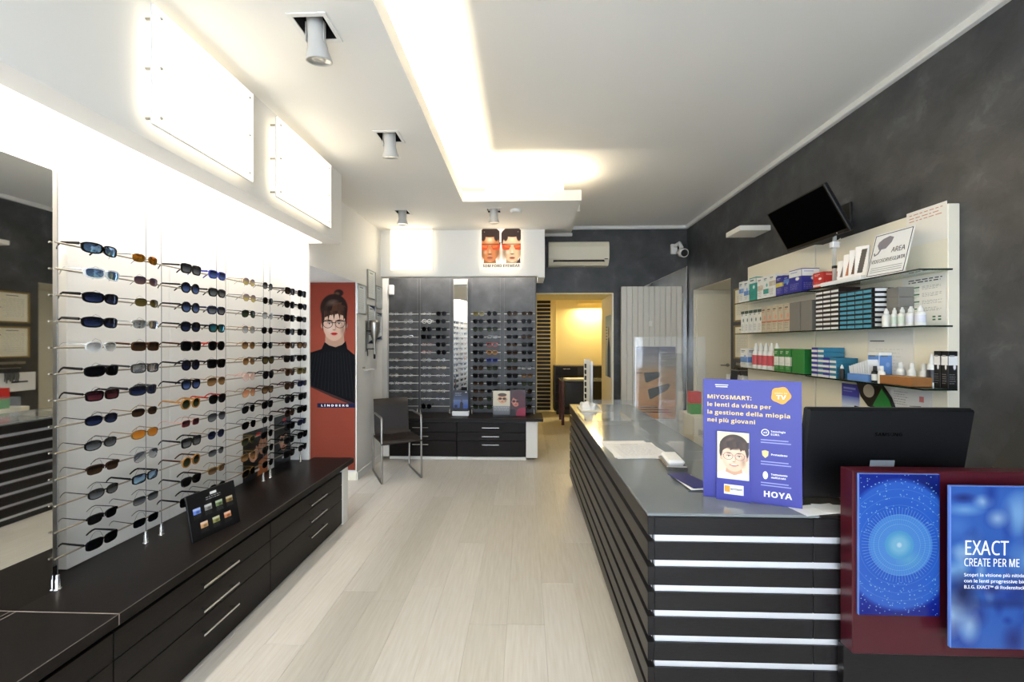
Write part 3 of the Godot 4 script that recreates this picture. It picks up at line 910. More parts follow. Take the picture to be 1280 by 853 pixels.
# kind, frame, lens, temple
const LEFT := [
	[["wrap", "black", "blue mirror", "black"], ["rimless", "gold", "amber mirror", "gun"], ["square", "black", "grey", "black"], ["wayfarer", "blue", "blue", "blue"], ["thinround", "gold", "yellow", "gold"], ["thinround", "gun", "grey", "black"], ["square", "black", "dark brown", "black"], ["square", "black", "black", "black"]],
	[["wrap", "clear", "blue mirror", "clear"], ["rimless", "gold", "violet", "gun"], ["round", "black", "blue", "black"], ["wayfarer", "black", "grey", "black"], ["thinround", "gold", "yellow", "gun"], ["thinround", "gun", "black", "gun"], ["panto", "black", "black", "black"], ["wayfarer", "black", "black", "black"]],
	[["wrap", "black", "dark blue", "black"], ["rimless", "gun", "olive", "gun"], ["round", "black", "blue", "black"], ["wayfarer", "navy", "grey", "navy"], ["aviator", "gun", "green", "gun"], ["thinround", "silver", "pale grey", "gun"], ["square", "black", "black", "black"], ["rect", "black", "black", "black"]],
	[["wrap", "black", "dark blue", "gun"], ["halfrim", "silver", "silver mirror", "silver"], ["panto", "black", "dark blue", "black"], ["wayfarer", "black", "teal", "black"], ["thinround", "gold", "pale grey", "gold"], ["thinround", "gun", "black", "gun"], ["wayfarer", "black", "black", "black"], ["square", "black", "black", "black"]],
	[["oval", "clear", "pale grey", "clear"], ["rect", "tort", "dark brown", "tort"], ["square", "black", "black", "tort"], ["panto", "black", "black", "red"], ["thinround", "gold", "brown", "gold"], ["thinround", "black", "black", "black"], ["wayfarer", "tort", "dark brown", "tort"], ["wayfarer", "brown", "brown", "brown"]],
	[["wrap", "black", "black", "gun"], ["rect", "gun", "silver mirror", "gun"], ["round", "black", "dark blue", "black"], ["square", "black", "black", "black"], ["thinround", "gold", "brown", "gold"], ["panto", "black", "olive", "black"], ["square", "black", "black", "black"], ["wayfarer", "black", "black", "black"]],
	[["rect", "black", "burgundy", "black"], ["wrap", "gun", "dark blue", "gun"], ["panto", "black", "blue", "black"], ["aviator", "gold", "brown", "gold"], ["thinround", "pink", "pink", "pink"], ["round", "black", "black", "gun"], ["panto", "tort", "dark brown", "tort"], ["square", "olive", "olive", "olive"]],
	[["oval", "black", "dark blue", "gun"], ["rimless", "gold", "dark brown", "gold"], ["round", "honey", "green", "honey"], ["panto", "black", "black", "red"], ["aviator", "gold", "peach", "gold"], ["wayfarer", "brown", "brown", "brown"], ["panto", "brown", "dark brown", "brown"], ["rect", "navy", "dark blue", "navy"]],
	[["oval", "black", "grey", "black"], ["oval", "gold", "amber", "gold"], ["thinrect", "pink", "burgundy", "pink"], ["aviator", "gun", "grey", "gun"], ["aviator", "black", "black", "gun"], ["wayfarer", "black", "black", "black"], ["panto", "black", "black", "black"], ["square", "black", "black", "black"]],
	[["halfrim", "brown", "dark brown", "gun"], ["aviator", "silver", "silver mirror", "silver"], ["square", "black", "grey", "black"], ["thinround", "navy", "dark blue", "gold"], ["aviator", "gun", "black", "gun"], ["thinround", "gun", "black", "gun"], ["panto", "brown", "dark brown", "brown"], ["square", "black", "black", "black"]],
	[["oval", "black", "grey", "black"], ["rect", "black", "blue mirror", "black"], ["round", "honey", "green", "tort"], ["rimless", "gun", "grey", "gun"], ["aviator", "gold", "green", "gold"], ["aviator", "gun", "black", "gun"], ["square", "black", "black", "black"], ["rect", "navy", "dark blue", "navy"]],
	[["halfrim", "black", "black", "black"], ["thinrect", "gun", "grey", "black"], ["wayfarer", "black", "black", "black"], ["halfrim", "gold", "brown", "gold"], ["aviator", "gold", "brown", "gold"], ["aviator", "gun", "black", "gun"], ["wayfarer", "black", "black", "black"], ["square", "black", "black", "black"]],
	[["rect", "black", "black", "gun"], ["thinrect", "black", "black", "black"], ["square", "black", "black", "black"], ["thinround", "gun", "grey", "gun"], ["aviator", "gold", "black", "gold"], ["thinround", "gun", "black", "gun"], ["square", "black", "black", "black"], ["wayfarer", "black", "black", "black"]],
]

func a_pair(e: Array) -> String:
	var f: String = e[1]
	var names := {"tort": "tortoiseshell", "gun": "gunmetal", "honey": "honey"}
	f = names.get(f, f)
	return "%s %s" % [f, SHAPE_WORD[e[0]]]

func clip_mesh() -> Mesh:
	# wire hook rising from the rail towards the bridge, with its small clear foot; local: rail along x, front +z
	var b := B.new()
	b.tube([Vector3(-0.03, 0.003, -0.003), Vector3(-0.012, 0.03, -0.006), Vector3(0.0, 0.038, -0.006), Vector3(0.02, 0.03, -0.006), Vector3(0.03, 0.003, -0.003)], 0.0007, 5)
	return b.mesh()

func rail_mesh(half: float, arm: float) -> Mesh:
	var b := B.new().tube([Vector3(-half, 0, 0), Vector3(half, 0, 0)], 0.004, 8)
	for s in [-1, 1]:
		b.tube([Vector3(s * (half - 0.012), 0, 0), Vector3(s * (half - 0.012), 0, -arm)], 0.0022, 6)
	return b.mesh()

func rack(called_label: String, wires: Array, rails: Array, spots: Array, along_z: bool, plane: float, wire_plane: float, y_top: float, y_base: float, front: float, top: float, pitch_y := 0.1043) -> Node3D:
	var o := thing("display_rack", called_label, "display rack")
	var hook := clip_mesh()
	for w in wires:
		var p := Vector3(wire_plane, 0, w) if along_z else Vector3(w, 0, wire_plane)
		var post := part(o, "post", B.new().tube([Vector3(0, y_base + 0.02, 0), Vector3(0, top, 0)], 0.0015, 6).mesh(), M.wire, p)
		part(post, "base_fitting", B.new().lathe([Vector2(0, 0), Vector2(0.013, 0), Vector2(0.013, 0.004), Vector2(0.0085, 0.006), Vector2(0.0085, 0.04), Vector2(0.006, 0.043), Vector2(0.006, 0.058), Vector2(0, 0.06)], 14).mesh(), M.chrome, Vector3(0, y_base, 0))
	for i in 13:
		var y := y_top - pitch_y * i
		for r in rails:
			var mid: float = (r[0] + r[1]) / 2
			var half: float = absf(r[1] - r[0]) / 2
			var rl := part(o, "rail", rail_mesh(half, absf(plane - wire_plane)), M.rail if along_z else M.railback, Vector3(plane, y, mid) if along_z else Vector3(mid, y, plane), Vector3(0, 90, 0) if along_z else Vector3.ZERO)
			for s in spots:
				if s > minf(r[0], r[1]) and s < maxf(r[0], r[1]):
					part(rl, "wire_hook", hook, M.wire, Vector3(mid - s if along_z else s - mid, 0, 0))
	return o

func left_display() -> void:
	# white backing panels fixed in the alcove
	var zs := [-1.718, -2.235, -2.69, -3.14, -3.412]
	for i in 4:
		solo("backing_panel", span(Vector3(-2.05, 0.507, zs[i] - 0.001), Vector3(-2.005, 2.32, zs[i + 1] + 0.001), 0.002)[0], M.white, ["white backing panel beside the mirror behind the first sunglasses", "white backing panel behind the second bay of sunglasses", "white backing panel behind the third bay of sunglasses", "white backing panel at the far end beside the red poster"][i], "panel", span(Vector3(-2.05, 0.507, zs[i] - 0.001), Vector3(-2.005, 2.32, zs[i + 1] + 0.001))[1])
	var zc := [-1.731, -1.935, -2.200, -2.389, -2.675, -2.873, -3.144, -3.325]
	var X := -1.883
	var Y := 1.905
	var dy := 0.106
	rack("steel wire and rail rack holding the sunglasses on the left wall", [-1.585, -1.968, -2.055, -2.432, -2.508, -2.878, -2.955, -3.36], [[-1.571, -2.03], [-2.04, -2.485], [-2.495, -2.93], [-2.94, -3.405]], zc, true, X, -1.888, Y, 0.505, 0.0, 2.925, dy)
	var rg := RandomNumberGenerator.new()
	rg.seed = 4
	for i in 13:
		for k in 8:
			var e: Array = LEFT[i][k]
			var l := "%s sunglasses, %s lenses, %s from mirror on %s rail, left white wall" % [a_pair(e), e[2], NTH[k], ORD[i]]
			var z: float = zc[k] + rg.randf_range(-0.006, 0.006)
			glasses(e[0], e[1], e[2], e[3], l, "sunglasses on the white left wall", Vector3(X, Y - dy * i + 0.0042, z), 90 + rg.randf_range(-3, 3), "sunglasses", 1.0)

func back_display() -> void:
	var xs_l := [-1.776, -1.588, -1.336, -1.139]
	var xs_r := [-0.634, -0.446, -0.183, 0.016]
	var y0 := 1.893
	rack("steel rail rack of clear eyeglasses left of the narrow mirror", [-1.868, -1.475, -1.435, -1.03], [[-1.875, -1.456], [-1.424, -1.03]], xs_l, false, -5.5, -5.522, y0, 0.544, -5.39, 2.6)
	rack("steel rail rack of dark sunglasses right of the narrow mirror", [-0.728, -0.345, -0.29, 0.112], [[-0.74, -0.335], [-0.290, 0.125]], xs_r, false, -5.5, -5.522, y0, 0.544, -5.39, 2.6)
	var rg := RandomNumberGenerator.new()
	rg.seed = 11
	var clear_kinds := ["thinrect", "thinround", "rimless", "thinrect", "halfrim"]
	var dark_kinds := ["wayfarer", "square", "panto", "round", "rect", "oval"]
	for i in 13:
		for k in 8:
			if (k == 0 and i == 5) or (k == 3 and i == 12) or (k == 0 and i > 10) or (k == 1 and i > 11): continue
			var e: Array
			if k < 4:
				e = [clear_kinds[rg.randi() % 5], ["silver", "gun", "gun", "silver", "gold"][rg.randi() % 5], "clear", "gun"]
				if k == 3 and i < 6: e = [dark_kinds[rg.randi() % 6], "black", "black", "black"]
				if k == 2 and i == 0: e = ["thinrect", "brown", "clear", "brown"]
				if k == 2 and i == 1: e = ["round", "white", "clear", "white"]
				if k == 2 and (i == 2 or i == 3): e = [["round", "square"][i - 2], "black", "black", "black"]
				if k == 2 and (i == 4 or i == 5): e = [["thinrect", "thinround"][i - 4], "coral", "clear", "coral"]
				if k == 2 and i == 12: e = ["round", "black", "black", "black"]
				if k == 3 and i == 11: e = ["thinrect", "blue", "clear", "blue"]
			else:
				e = [dark_kinds[rg.randi() % 6], "black", ["black", "dark brown", "black", "green"][rg.randi() % 4], "black"]
				if k == 4 and i == 0: e = ["square", "olive", "olive", "olive"]
				if k == 5 and i == 4: e = ["wayfarer", "red", "grey", "red"]
				if k == 5 and i == 3: e = ["rect", "gun", "pale grey", "gun"]
				if k == 5 and i == 5: e = ["panto", "honey", "brown", "honey"]
				if k == 5 and i == 6: e = ["square", "blue", "dark blue", "blue"]
				if k == 7 and i == 8: e = ["wayfarer", "tort", "brown", "tort"]
				if k == 7 and i == 7: e = ["rect", "gun", "pale grey", "black"]
			var pos: float = xs_l[k] if k < 4 else xs_r[k - 4]
			var opt: bool = e[2] == "clear"
			var l := "%s %s%s, %s on %s rail, back rack %s of mirror" % [a_pair(e), "eyeglasses" if opt else "sunglasses", "" if opt else ", " + e[2] + " lenses", NTH[k % 4], ORD[i], "left" if k < 4 else "right"]
			glasses(e[0], e[1], e[2], e[3], l, "spectacles on the back wall racks", Vector3(pos + rg.randf_range(-0.006, 0.006), y0 - 0.1043 * i + 0.0042, -5.5), rg.randf_range(-2, 2), "eyeglasses" if opt else "sunglasses", 1.04 if opt else 1.12)
	var m := thing("narrow_mirror", "narrow tall mirror between the two back eyewear racks", "mirror", Vector3(-0.892, 0.55, -5.575), -5.6)
	part(m, "mirror_glass", bx(Vector3(0.19, 1.82, 0.006), 0.001), M.mirror, Vector3(0, 0.91, 0.008))
	part(m, "frame", bx(Vector3(0.205, 1.83, 0.012), 0.001), M.steel, Vector3(0, 0.915, -0.002))

func chair() -> void:
	var o := thing("armchair", "dark wood armchair with chrome sled frame in front of the back display", "chair", Vector3(-1.466, 0, -4.594), 30.3)
	var n := B.new()
	for s in [-1.0, 1.0]:
		var x: float = s * 0.212
		n.tube([Vector3(x, 0.44, -0.255), Vector3(x, 0.05, -0.265), Vector3(x, 0.014, -0.258), Vector3(x, 0.011, -0.235), Vector3(x, 0.011, 0.235), Vector3(x, 0.014, 0.258), Vector3(x, 0.05, 0.265), Vector3(x, 0.66, 0.255), Vector3(x, 0.695, 0.245), Vector3(x, 0.70, 0.215), Vector3(x, 0.70, -0.12), Vector3(x * 0.98, 0.685, -0.24)], 0.011, 8)
	for z in [-0.2, 0.17]:
		n.tube([Vector3(-0.212, 0.415, z), Vector3(0.212, 0.415, z)], 0.009, 8)
	part(o, "frame", n.mesh(), M.steel)
	# seat and back: one bent ply profile swept across, split into seat and backrest
	var seat := PackedVector2Array()
	var prof := [Vector2(0.27, 0.432), Vector2(0.24, 0.447), Vector2(0.1, 0.445), Vector2(-0.1, 0.436), Vector2(-0.2, 0.434)]
	for p in prof: seat.append(p)
	for i in range(prof.size() - 1, -1, -1): seat.append(prof[i] - Vector2(0, 0.016))
	var rot := Transform3D(Basis(Vector3(0, 0, 1), Vector3(0, 1, 0), Vector3(-1, 0, 0)), Vector3.ZERO)
	part(o, "seat", B.new().prism(seat, 0.44, rot, true).mesh(), M.chairwood)
	var back := PackedVector2Array()
	var bp := [Vector2(-0.19, 0.43), Vector2(-0.235, 0.455), Vector2(-0.25, 0.50), Vector2(-0.262, 0.6), Vector2(-0.285, 0.74), Vector2(-0.305, 0.84)]
	for p in bp: back.append(p)
	for i in range(bp.size() - 1, -1, -1): back.append(bp[i] - Vector2(0.016, 0.004))
	part(o, "backrest", B.new().prism(back, 0.40, rot, true).mesh(), M.chairwood)

func portrait(p: Pic, cx: float, cy: float, rx: float, ry: float, skin: Color, hair: Color, lips: Color) -> void:
	# a frontal face with shading of its own print: ears, cheeks, eyes, nose, mouth
	p.ell(cx - rx * 1.0, cy + ry * 0.08, rx * 0.16, ry * 0.2, skin.darkened(0.1), 0.3)
	p.ell(cx + rx * 1.0, cy + ry * 0.08, rx * 0.16, ry * 0.2, skin.darkened(0.2), 0.3)
	p.ell(cx, cy, rx, ry, skin, 0.06)
	p.ell(cx - rx * 0.35, cy + ry * 0.25, rx * 0.45, ry * 0.4, skin.lightened(0.22), 0.9)
	p.ell(cx, cy - ry * 0.45, rx * 0.5, ry * 0.3, skin.lightened(0.18), 0.9)
	p.ell(cx + rx * 0.75, cy + ry * 0.3, rx * 0.3, ry * 0.55, skin.darkened(0.25), 0.9)
	for s in [-1, 1]:
		p.ell(cx + s * rx * 0.42, cy - ry * 0.06, rx * 0.27, ry * 0.10, skin.darkened(0.28), 0.95)
		p.ell(cx + s * rx * 0.42, cy - ry * 0.03, rx * 0.17, ry * 0.045, rgb(238, 232, 226), 0.3)
		p.ell(cx + s * rx * 0.42, cy - ry * 0.035, rx * 0.075, ry * 0.05, rgb(84, 74, 62), 0.3)
		p.ell(cx + s * rx * 0.42, cy - ry * 0.035, rx * 0.035, ry * 0.025, rgb(15, 12, 10), 0.2)
		p.line(cx + s * rx * 0.25, cy - ry * 0.072, cx + s * rx * 0.59, cy - ry * 0.068, rx * 0.035, rgb(40, 28, 22))
		p.ell(cx + s * rx * 0.40, cy - ry * 0.215, rx * 0.25, ry * 0.035, hair.lightened(0.12), 0.5)
	p.ell(cx + rx * 0.12, cy + ry * 0.15, rx * 0.08, ry * 0.22, skin.darkened(0.18), 0.9)
	p.ell(cx, cy + ry * 0.16, rx * 0.07, ry * 0.22, skin.lightened(0.25), 0.9)
	p.ell(cx, cy + ry * 0.33, rx * 0.17, ry * 0.05, skin.darkened(0.3), 0.7)
	p.ell(cx, cy + ry * 0.535, rx * 0.32, ry * 0.06, lips, 0.35)
	p.ell(cx, cy + ry * 0.60, rx * 0.26, ry * 0.06, lips.lightened(0.12), 0.4)
	p.line(cx - rx * 0.3, cy + ry * 0.565, cx + rx * 0.3, cy + ry * 0.565, rx * 0.03, lips.darkened(0.55))

func niche_poster() -> void:
	var p := Pic.new(300, 1000, rgb(158, 64, 42))
	p.grad(0.0, 0.3, rgb(146, 62, 46), rgb(164, 76, 56)).grad(0.3, 1.0, rgb(164, 76, 56), rgb(148, 68, 50))
	var hair := rgb(42, 28, 22)
	p.ell(0.70, 0.055, 0.10, 0.022, hair, 0.3)
	p.ell(0.67, 0.06, 0.06, 0.014, rgb(96, 66, 50), 0.6)
	p.ell(0.61, 0.135, 0.265, 0.078, hair, 0.1)
	p.ell(0.59, 0.11, 0.12, 0.025, rgb(92, 72, 62), 0.9)
	p.poly([[0.46, 0.25], [0.78, 0.25], [0.82, 0.36], [0.44, 0.36]], rgb(196, 150, 122))
	portrait(p, 0.615, 0.222, 0.215, 0.092, rgb(222, 176, 148), hair, rgb(196, 44, 36))
	for q in [[0.385, 0.20, 0.44, 0.12, 0.60, 0.095, 0.47, 0.178], [0.44, 0.186, 0.52, 0.115, 0.70, 0.10, 0.55, 0.172], [0.54, 0.174, 0.60, 0.11, 0.76, 0.105, 0.68, 0.166], [0.66, 0.166, 0.68, 0.11, 0.82, 0.125, 0.80, 0.176], [0.76, 0.168, 0.78, 0.12, 0.86, 0.14, 0.845, 0.21]]:
		var tone := [rgb(84, 52, 36), rgb(74, 46, 33), rgb(66, 42, 31), rgb(54, 36, 28), rgb(42, 28, 23)][int(q[0] * 10) % 5] as Color
		p.poly([[q[0], q[1]], [q[2], q[3]], [q[4], q[5]], [q[6], q[7]]], tone)
	for k in 9:
		var hx := 0.40 + k * 0.048
		p.poly([[hx - 0.01, 0.15], [hx + 0.055, 0.15], [hx + 0.03 - 0.012 * (k % 3), 0.196 - 0.011 * ((k * 2) % 4) + absf(k - 5) * 0.003]], [rgb(80, 50, 35), rgb(66, 42, 31), rgb(52, 35, 28)][k % 3])
	p.poly([[0.375, 0.14], [0.43, 0.13], [0.425, 0.19], [0.40, 0.262], [0.388, 0.225]], rgb(48, 32, 26))
	p.poly([[0.80, 0.13], [0.855, 0.14], [0.845, 0.225], [0.832, 0.258], [0.812, 0.19]], rgb(40, 27, 22))
	p.ell(0.58, 0.108, 0.15, 0.022, rgb(104, 82, 68), 0.95, -0.2)
	for s in [-1, 1]:
		p.ring(0.61 + s * 0.112, 0.220, 0.086, 0.022, 0.008, rgb(48, 34, 30))
		p.line(0.61 + s * 0.205, 0.205, 0.61 + s * 0.03, 0.206, 0.014, rgb(40, 28, 24))
	p.line(0.57, 0.214, 0.65, 0.214, 0.012, rgb(38, 26, 22))
	# black ribbed turtleneck
	p.poly([[0.44, 0.318], [0.52, 0.335], [0.64, 0.345], [0.76, 0.332], [0.83, 0.312], [0.86, 0.355], [1.0, 0.388], [1.0, 0.645], [0.6, 0.60], [0.0, 0.53], [0.0, 0.39], [0.38, 0.355]], rgb(16, 15, 17))
	for k in 15:
		var x := 0.03 + k * 0.068
		p.line(x + (0.61 - x) * 0.25, 0.365 + absf(x - 0.61) * 0.03, x, 0.53 + x * 0.095, 0.006, rgb(52, 50, 54))
	p.poly([[0.0, 0.53], [0.6, 0.60], [1.0, 0.645], [1.0, 0.66], [0.6, 0.615], [0.0, 0.535]], rgb(70, 46, 42))
	p.rect(0.30, 0.645, 0.70, 0.023, rgb(34, 36, 66))
	var pm := p.mat(0.75)
	pm.metallic_specular = 0.2
	pm.albedo_color = Color(0.86, 0.88, 0.9)
	var o := thing("poster", "red poster of a dark-haired woman in glasses and black turtleneck", "poster", Vector3(-2.16, 0.112, -4.397))
	part(o, "board", bx(Vector3(0.60, 2.05, 0.008), 0.001), M.redwood, Vector3(0, 1.025, 0))
	part(o, "print", sheet(0.598, 2.046), pm, Vector3(0, 1.025, 0.0046))
	text(o, "L I N D B E R G", 0.022, M.textwhite, Vector3(0.075, 2.05 * (1 - 0.6565), 0.005), Vector3.ZERO, 0.30, true, 1)

func framed(called: String, label: String, cat: String, at: Vector3, turn: float, w: float, h: float, fm: Material, print_m: Material, border := 0.012, group := "") -> Node3D:
	var o := thing(called, label, cat, at, turn, group)
	var f := B.new()
	for s in [-1, 1]:
		f.box(Vector3(s * (w - border) / 2, 0, 0.009), Vector3(border, h, 0.018), 0.001)
		f.box(Vector3(0, s * (h - border) / 2, 0.009), Vector3(w - 2 * border, border, 0.018), 0.001)
	part(o, "frame", f.mesh(), fm)
	part(o, "backing", bx(Vector3(w - 2 * border, h - 2 * border, 0.006)), M.paper, Vector3(0, 0, 0.004))
	part(o, "print", sheet(w - 2 * border, h - 2 * border), print_m, Vector3(0, 0, 0.0078))
	return o

func doc(seed_: int, tint := Color(0.93, 0.93, 0.9), swoosh := false) -> Material:
	var p := Pic.new(96, 128, tint)
	p.rect(0.3, 0.08, 0.4, 0.03, rgb(90, 92, 96))
	p.lines(0.12, 0.2, 0.75, 14, 0.048, 0.012, rgb(150, 152, 156), seed_)
	if swoosh:
		p.poly([[0.1, 0.0], [1.0, 0.0], [1.0, 0.14], [0.7, 0.06]], rgb(28, 38, 72))
		p.poly([[0.0, 1.0], [1.0, 1.0], [1.0, 0.86], [0.4, 0.93]], rgb(36, 50, 88))
		p.lines(0.12, 0.6, 0.7, 4, 0.05, 0.03, rgb(60, 78, 120), seed_ + 3)
	return p.mat(0.25)

func wall_frames() -> void:
	var A := [["lowest-hung text certificate nearest the red poster, left white wall", 1.99, -4.515, 0.24, 0.33, false], ["highest certificate on the left white wall", 2.195, -4.81, 0.24, 0.335, false], ["dark blue printed sheet behind the silver cone, left white wall", 1.72, -4.81, 0.24, 0.46, true], ["upper sheet in the column nearest the back display, left white wall", 2.07, -5.05, 0.22, 0.28, false], ["lower blue-edged sheet nearest the back display, left white wall", 1.71, -5.05, 0.22, 0.34, true]]
	for i in 5:
		var q: Array = A[i]
		framed("wall_certificate", q[0], "certificate", Vector3(-1.846, q[1], q[2]), 90, q[3], q[4], M.steel, doc(i + 2, Color(0.9, 0.91, 0.9), q[5]), 0.006, "sheets under glass on the left white wall")
	var o := thing("dispenser", "silver cone-shaped dispenser with black bracket on the left white wall", "dispenser", Vector3(-1.846, 1.40, -4.70), 90)
	part(o, "backplate", bx(Vector3(0.05, 0.36, 0.012), 0.003), M.steel, Vector3(-0.05, 0.18, 0.006))
	part(o, "cone", B.new().lathe([Vector2(0, -0.03), Vector2(0.012, -0.03), Vector2(0.014, 0.09), Vector2(0.03, 0.15), Vector2(0.058, 0.25), Vector2(0.062, 0.33), Vector2(0.055, 0.365), Vector2(0, 0.37)], 20).mesh(), M.steel, Vector3(0.02, 0.0, 0.078))
	var br := B.new()
	br.tube([Vector3(-0.05, 0.03, 0.012), Vector3(-0.05, 0.03, 0.07), Vector3(0.03, 0.03, 0.078)], 0.007)
	br.tube([Vector3(-0.05, 0.03, 0.02), Vector3(-0.06, -0.05, 0.03)], 0.006)
	br.box(Vector3(0.02, -0.055, 0.078), Vector3(0.02, 0.06, 0.02), 0.003)
	br.tube([Vector3(-0.05, 0.24, 0.01), Vector3(-0.03, 0.24, 0.05), Vector3(0.0, 0.24, 0.07)], 0.006)
	part(o, "bracket", br.mesh(), M.black)
	var h := thing("wall_holder", "small white wall shelf below the silver cone dispenser", "shelf", Vector3(-1.846, 1.19, -4.68), 90)
	part(h, "tray", bx(Vector3(0.20, 0.012, 0.05), 0.002), M.white, Vector3(0.02, 0, 0.0255))
	part(h, "peg", B.new().tube([Vector3(-0.12, 0.03, 0.001), Vector3(-0.12, 0.03, 0.03)], 0.008).mesh(), M.steel)
	var s := thing("alarm_box", "small white wall sensor beside the top of the grey display", "sensor", Vector3(-1.857, 2.235, -5.62))
	part(s, "body", bx(Vector3(0.07, 0.135, 0.06), 0.008), M.white, Vector3(0, 0, 0.0305))
	part(s, "sensor_window", bx(Vector3(0.03, 0.03, 0.004), 0.001), M.alu, Vector3(0, 0.01, 0.062))

func back_wall_things() -> void:
	var o := thing("air_conditioner", "cream wall air conditioner above the doorway to the yellow room", "air conditioner", Vector3(0.775, 2.64, -6.18))
	var prof := PackedVector2Array([Vector2(0, 0), Vector2(0.14, 0), Vector2(0.19, 0.05), Vector2(0.215, 0.09), Vector2(0.22, 0.26), Vector2(0.20, 0.33), Vector2(0.17, 0.345), Vector2(0, 0.345)])
	var rot := Transform3D(Basis(Vector3(0, 0, 1), Vector3(0, 1, 0), Vector3(-1, 0, 0)), Vector3.ZERO)
	part(o, "body", B.new().prism(prof, 0.88, rot).mesh(), M.ac)
	part(o, "air_outlet", bx(Vector3(0.74, 0.052, 0.01)), M.void, Vector3(0.0, 0.062, 0.2045), Vector3(-32, 0, 0))
	part(o, "louvre", bx(Vector3(0.72, 0.006, 0.045), 0.002), M.ac, Vector3(0.0, 0.045, 0.208), Vector3(20, 0, 0))
	part(o, "display_strip", bx(Vector3(0.05, 0.018, 0.004)), M.black, Vector3(0.395, 0.085, 0.214), Vector3(-32, 0, 0))
	# cctv
	var c := thing("security_camera", "white security camera in the corner above the radiator", "camera", Vector3(2.27, 2.80, -6.18))
	part(c, "mount", bx(Vector3(0.10, 0.15, 0.04), 0.008), M.white, Vector3(-0.06, 0.10, 0.021))
	part(c, "arm", B.new().tube([Vector3(-0.05, 0.14, 0.03), Vector3(-0.01, 0.17, 0.10), Vector3(0.01, 0.09, 0.13)], 0.03, 12).mesh(), M.white)
	var ct := Transform3D(Basis(Vector3.RIGHT, deg_to_rad(105)), Vector3(0.02, 0.03, 0.10))
	part(c, "body", B.new().lathe([Vector2(0, -0.05), Vector2(0.05, -0.045), Vector2(0.065, -0.02), Vector2(0.065, 0.11), Vector2(0.055, 0.125), Vector2(0.05, 0.12)], 20, ct).mesh(), M.white)
	part(c, "lens", B.new().lathe([Vector2(0, 0.122), Vector2(0.05, 0.12)], 20, ct).mesh(), M.black)
	# radiator: eleven flat columns
	var r := thing("radiator", "tall white column radiator on the grey back wall", "radiator", Vector3(1.402, 0.12, -6.06))
	for i in 11:
		part(r, "column", bx(Vector3(0.0765, 2.21, 0.05), 0.004), M.rad, Vector3(0.0402 + i * 0.0803, 1.105, 0))
	var hd := B.new()
	for y in [0.06, 2.14]:
		hd.tube([Vector3(0.02, y, -0.045), Vector3(0.86, y, -0.045)], 0.016)
		for x in [0.03]:
			hd.tube([Vector3(x, y, -0.045), Vector3(x, y, -0.1195)], 0.01)
	hd.tube([Vector3(0.1, 0.06, -0.03), Vector3(0.1, -0.119, -0.03)], 0.012)
	hd.tube([Vector3(0.78, 0.06, -0.03), Vector3(0.78, -0.119, -0.03)], 0.012)
	part(r, "pipes", hd.mesh(), M.rad)
	var vl := B.new()
	vl.box(Vector3(0.42, 1.66, 0.035), Vector3(0.05, 0.08, 0.02), 0.004)
	vl.tube([Vector3(0.42, 1.70, 0.035), Vector3(0.40, 1.78, 0.04)], 0.004, 6)
	part(r, "evaporator", vl.mesh(), M.white, Vector3.ZERO, Vector3.ZERO, "small white hanging humidifier")
	# beach poster hung on the radiator
	var p := Pic.new(256, 420, rgb(196, 152, 96))
	p.grad(0.0, 0.10, rgb(84, 84, 108), rgb(112, 108, 122)).grad(0.10, 0.22, rgb(112, 108, 122), rgb(150, 140, 134)).grad(0.22, 0.34, rgb(128, 124, 124), rgb(186, 150, 108)).grad(0.34, 0.7, rgb(186, 150, 108), rgb(204, 148, 84)).grad(0.7, 1.0, rgb(204, 148, 84), rgb(196, 136, 76))
	for k in 24:
		p.ell(fmod(k * 0.37, 1.0), 0.36 + fmod(k * 0.173, 0.6), 0.16, 0.012, rgb(216, 172, 112) if k % 2 else rgb(170, 122, 74), 0.9)
	for q in [[0.20, 0.37, 0.62, 0.40, 0.0], [0.30, 0.60, 0.86, 0.56, 1.0]]:
		var x0: float = q[0]
		var y0: float = q[1]
		p.poly([[x0, y0], [x0 + 0.02, y0 - 0.01], [q[2] - 0.05, q[3] - 0.05], [q[2], q[3] - 0.02], [q[2] - 0.05, q[3] + 0.03], [x0 + 0.08, y0 + 0.13], [x0 + 0.04, y0 + 0.12]], rgb(22, 22, 24))
		p.line(x0 + 0.05, y0 + 0.03, q[2] - 0.06, q[3] - 0.02, 0.02, rgb(70, 70, 72))
	p.rect(0.0, 0.36, 0.16, 0.012, rgb(40, 36, 34))
	var bp := thing("poster", "sandy beach poster with dark spectacle cases hung on the radiator", "poster", Vector3(1.90, 0.92, -6.027))
	part(bp, "board", bx(Vector3(0.575, 1.06, 0.006), 0.001), M.paper, Vector3.ZERO)
	part(bp, "print", sheet(0.573, 1.056), p.mat(0.35), Vector3(0, 0, 0.0036))
	text(bp, "OCCHIALI", 0.034, M.ink, Vector3(0.02, 0.42, 0.004), Vector3.ZERO, 0.26, false, 1)
	for i in 3:
		part(bp, "lettering", bx(Vector3([0.25, 0.42, 0.46][i], 0.014, 0.0008)), M.ink, Vector3([-0.1, -0.02, 0.0][i], -0.36 - i * 0.035, 0.004))
	# slanted mirror in the corner behind the radiator
	var sl := PackedVector2Array([Vector2(1.50, 0.45), Vector2(2.40, 0.45), Vector2(2.40, 2.645), Vector2(1.50, 2.215)])
	var cm := thing("corner_mirror", "slant-topped mirror panel in the corner behind the radiator", "mirror", Vector3(0, 0, -6.165))
	part(cm, "mirror_glass", B.new().prism(sl, 0.008).mesh(), M.mirror)
	var eb := B.new()
	eb.tube([Vector3(2.4, 0.45, 0.002), Vector3(2.4, 2.645, 0.002), Vector3(1.5, 2.215, 0.002)], 0.006, 6)
	part(cm, "edge_highlight_strip", eb.mesh(), M.white)

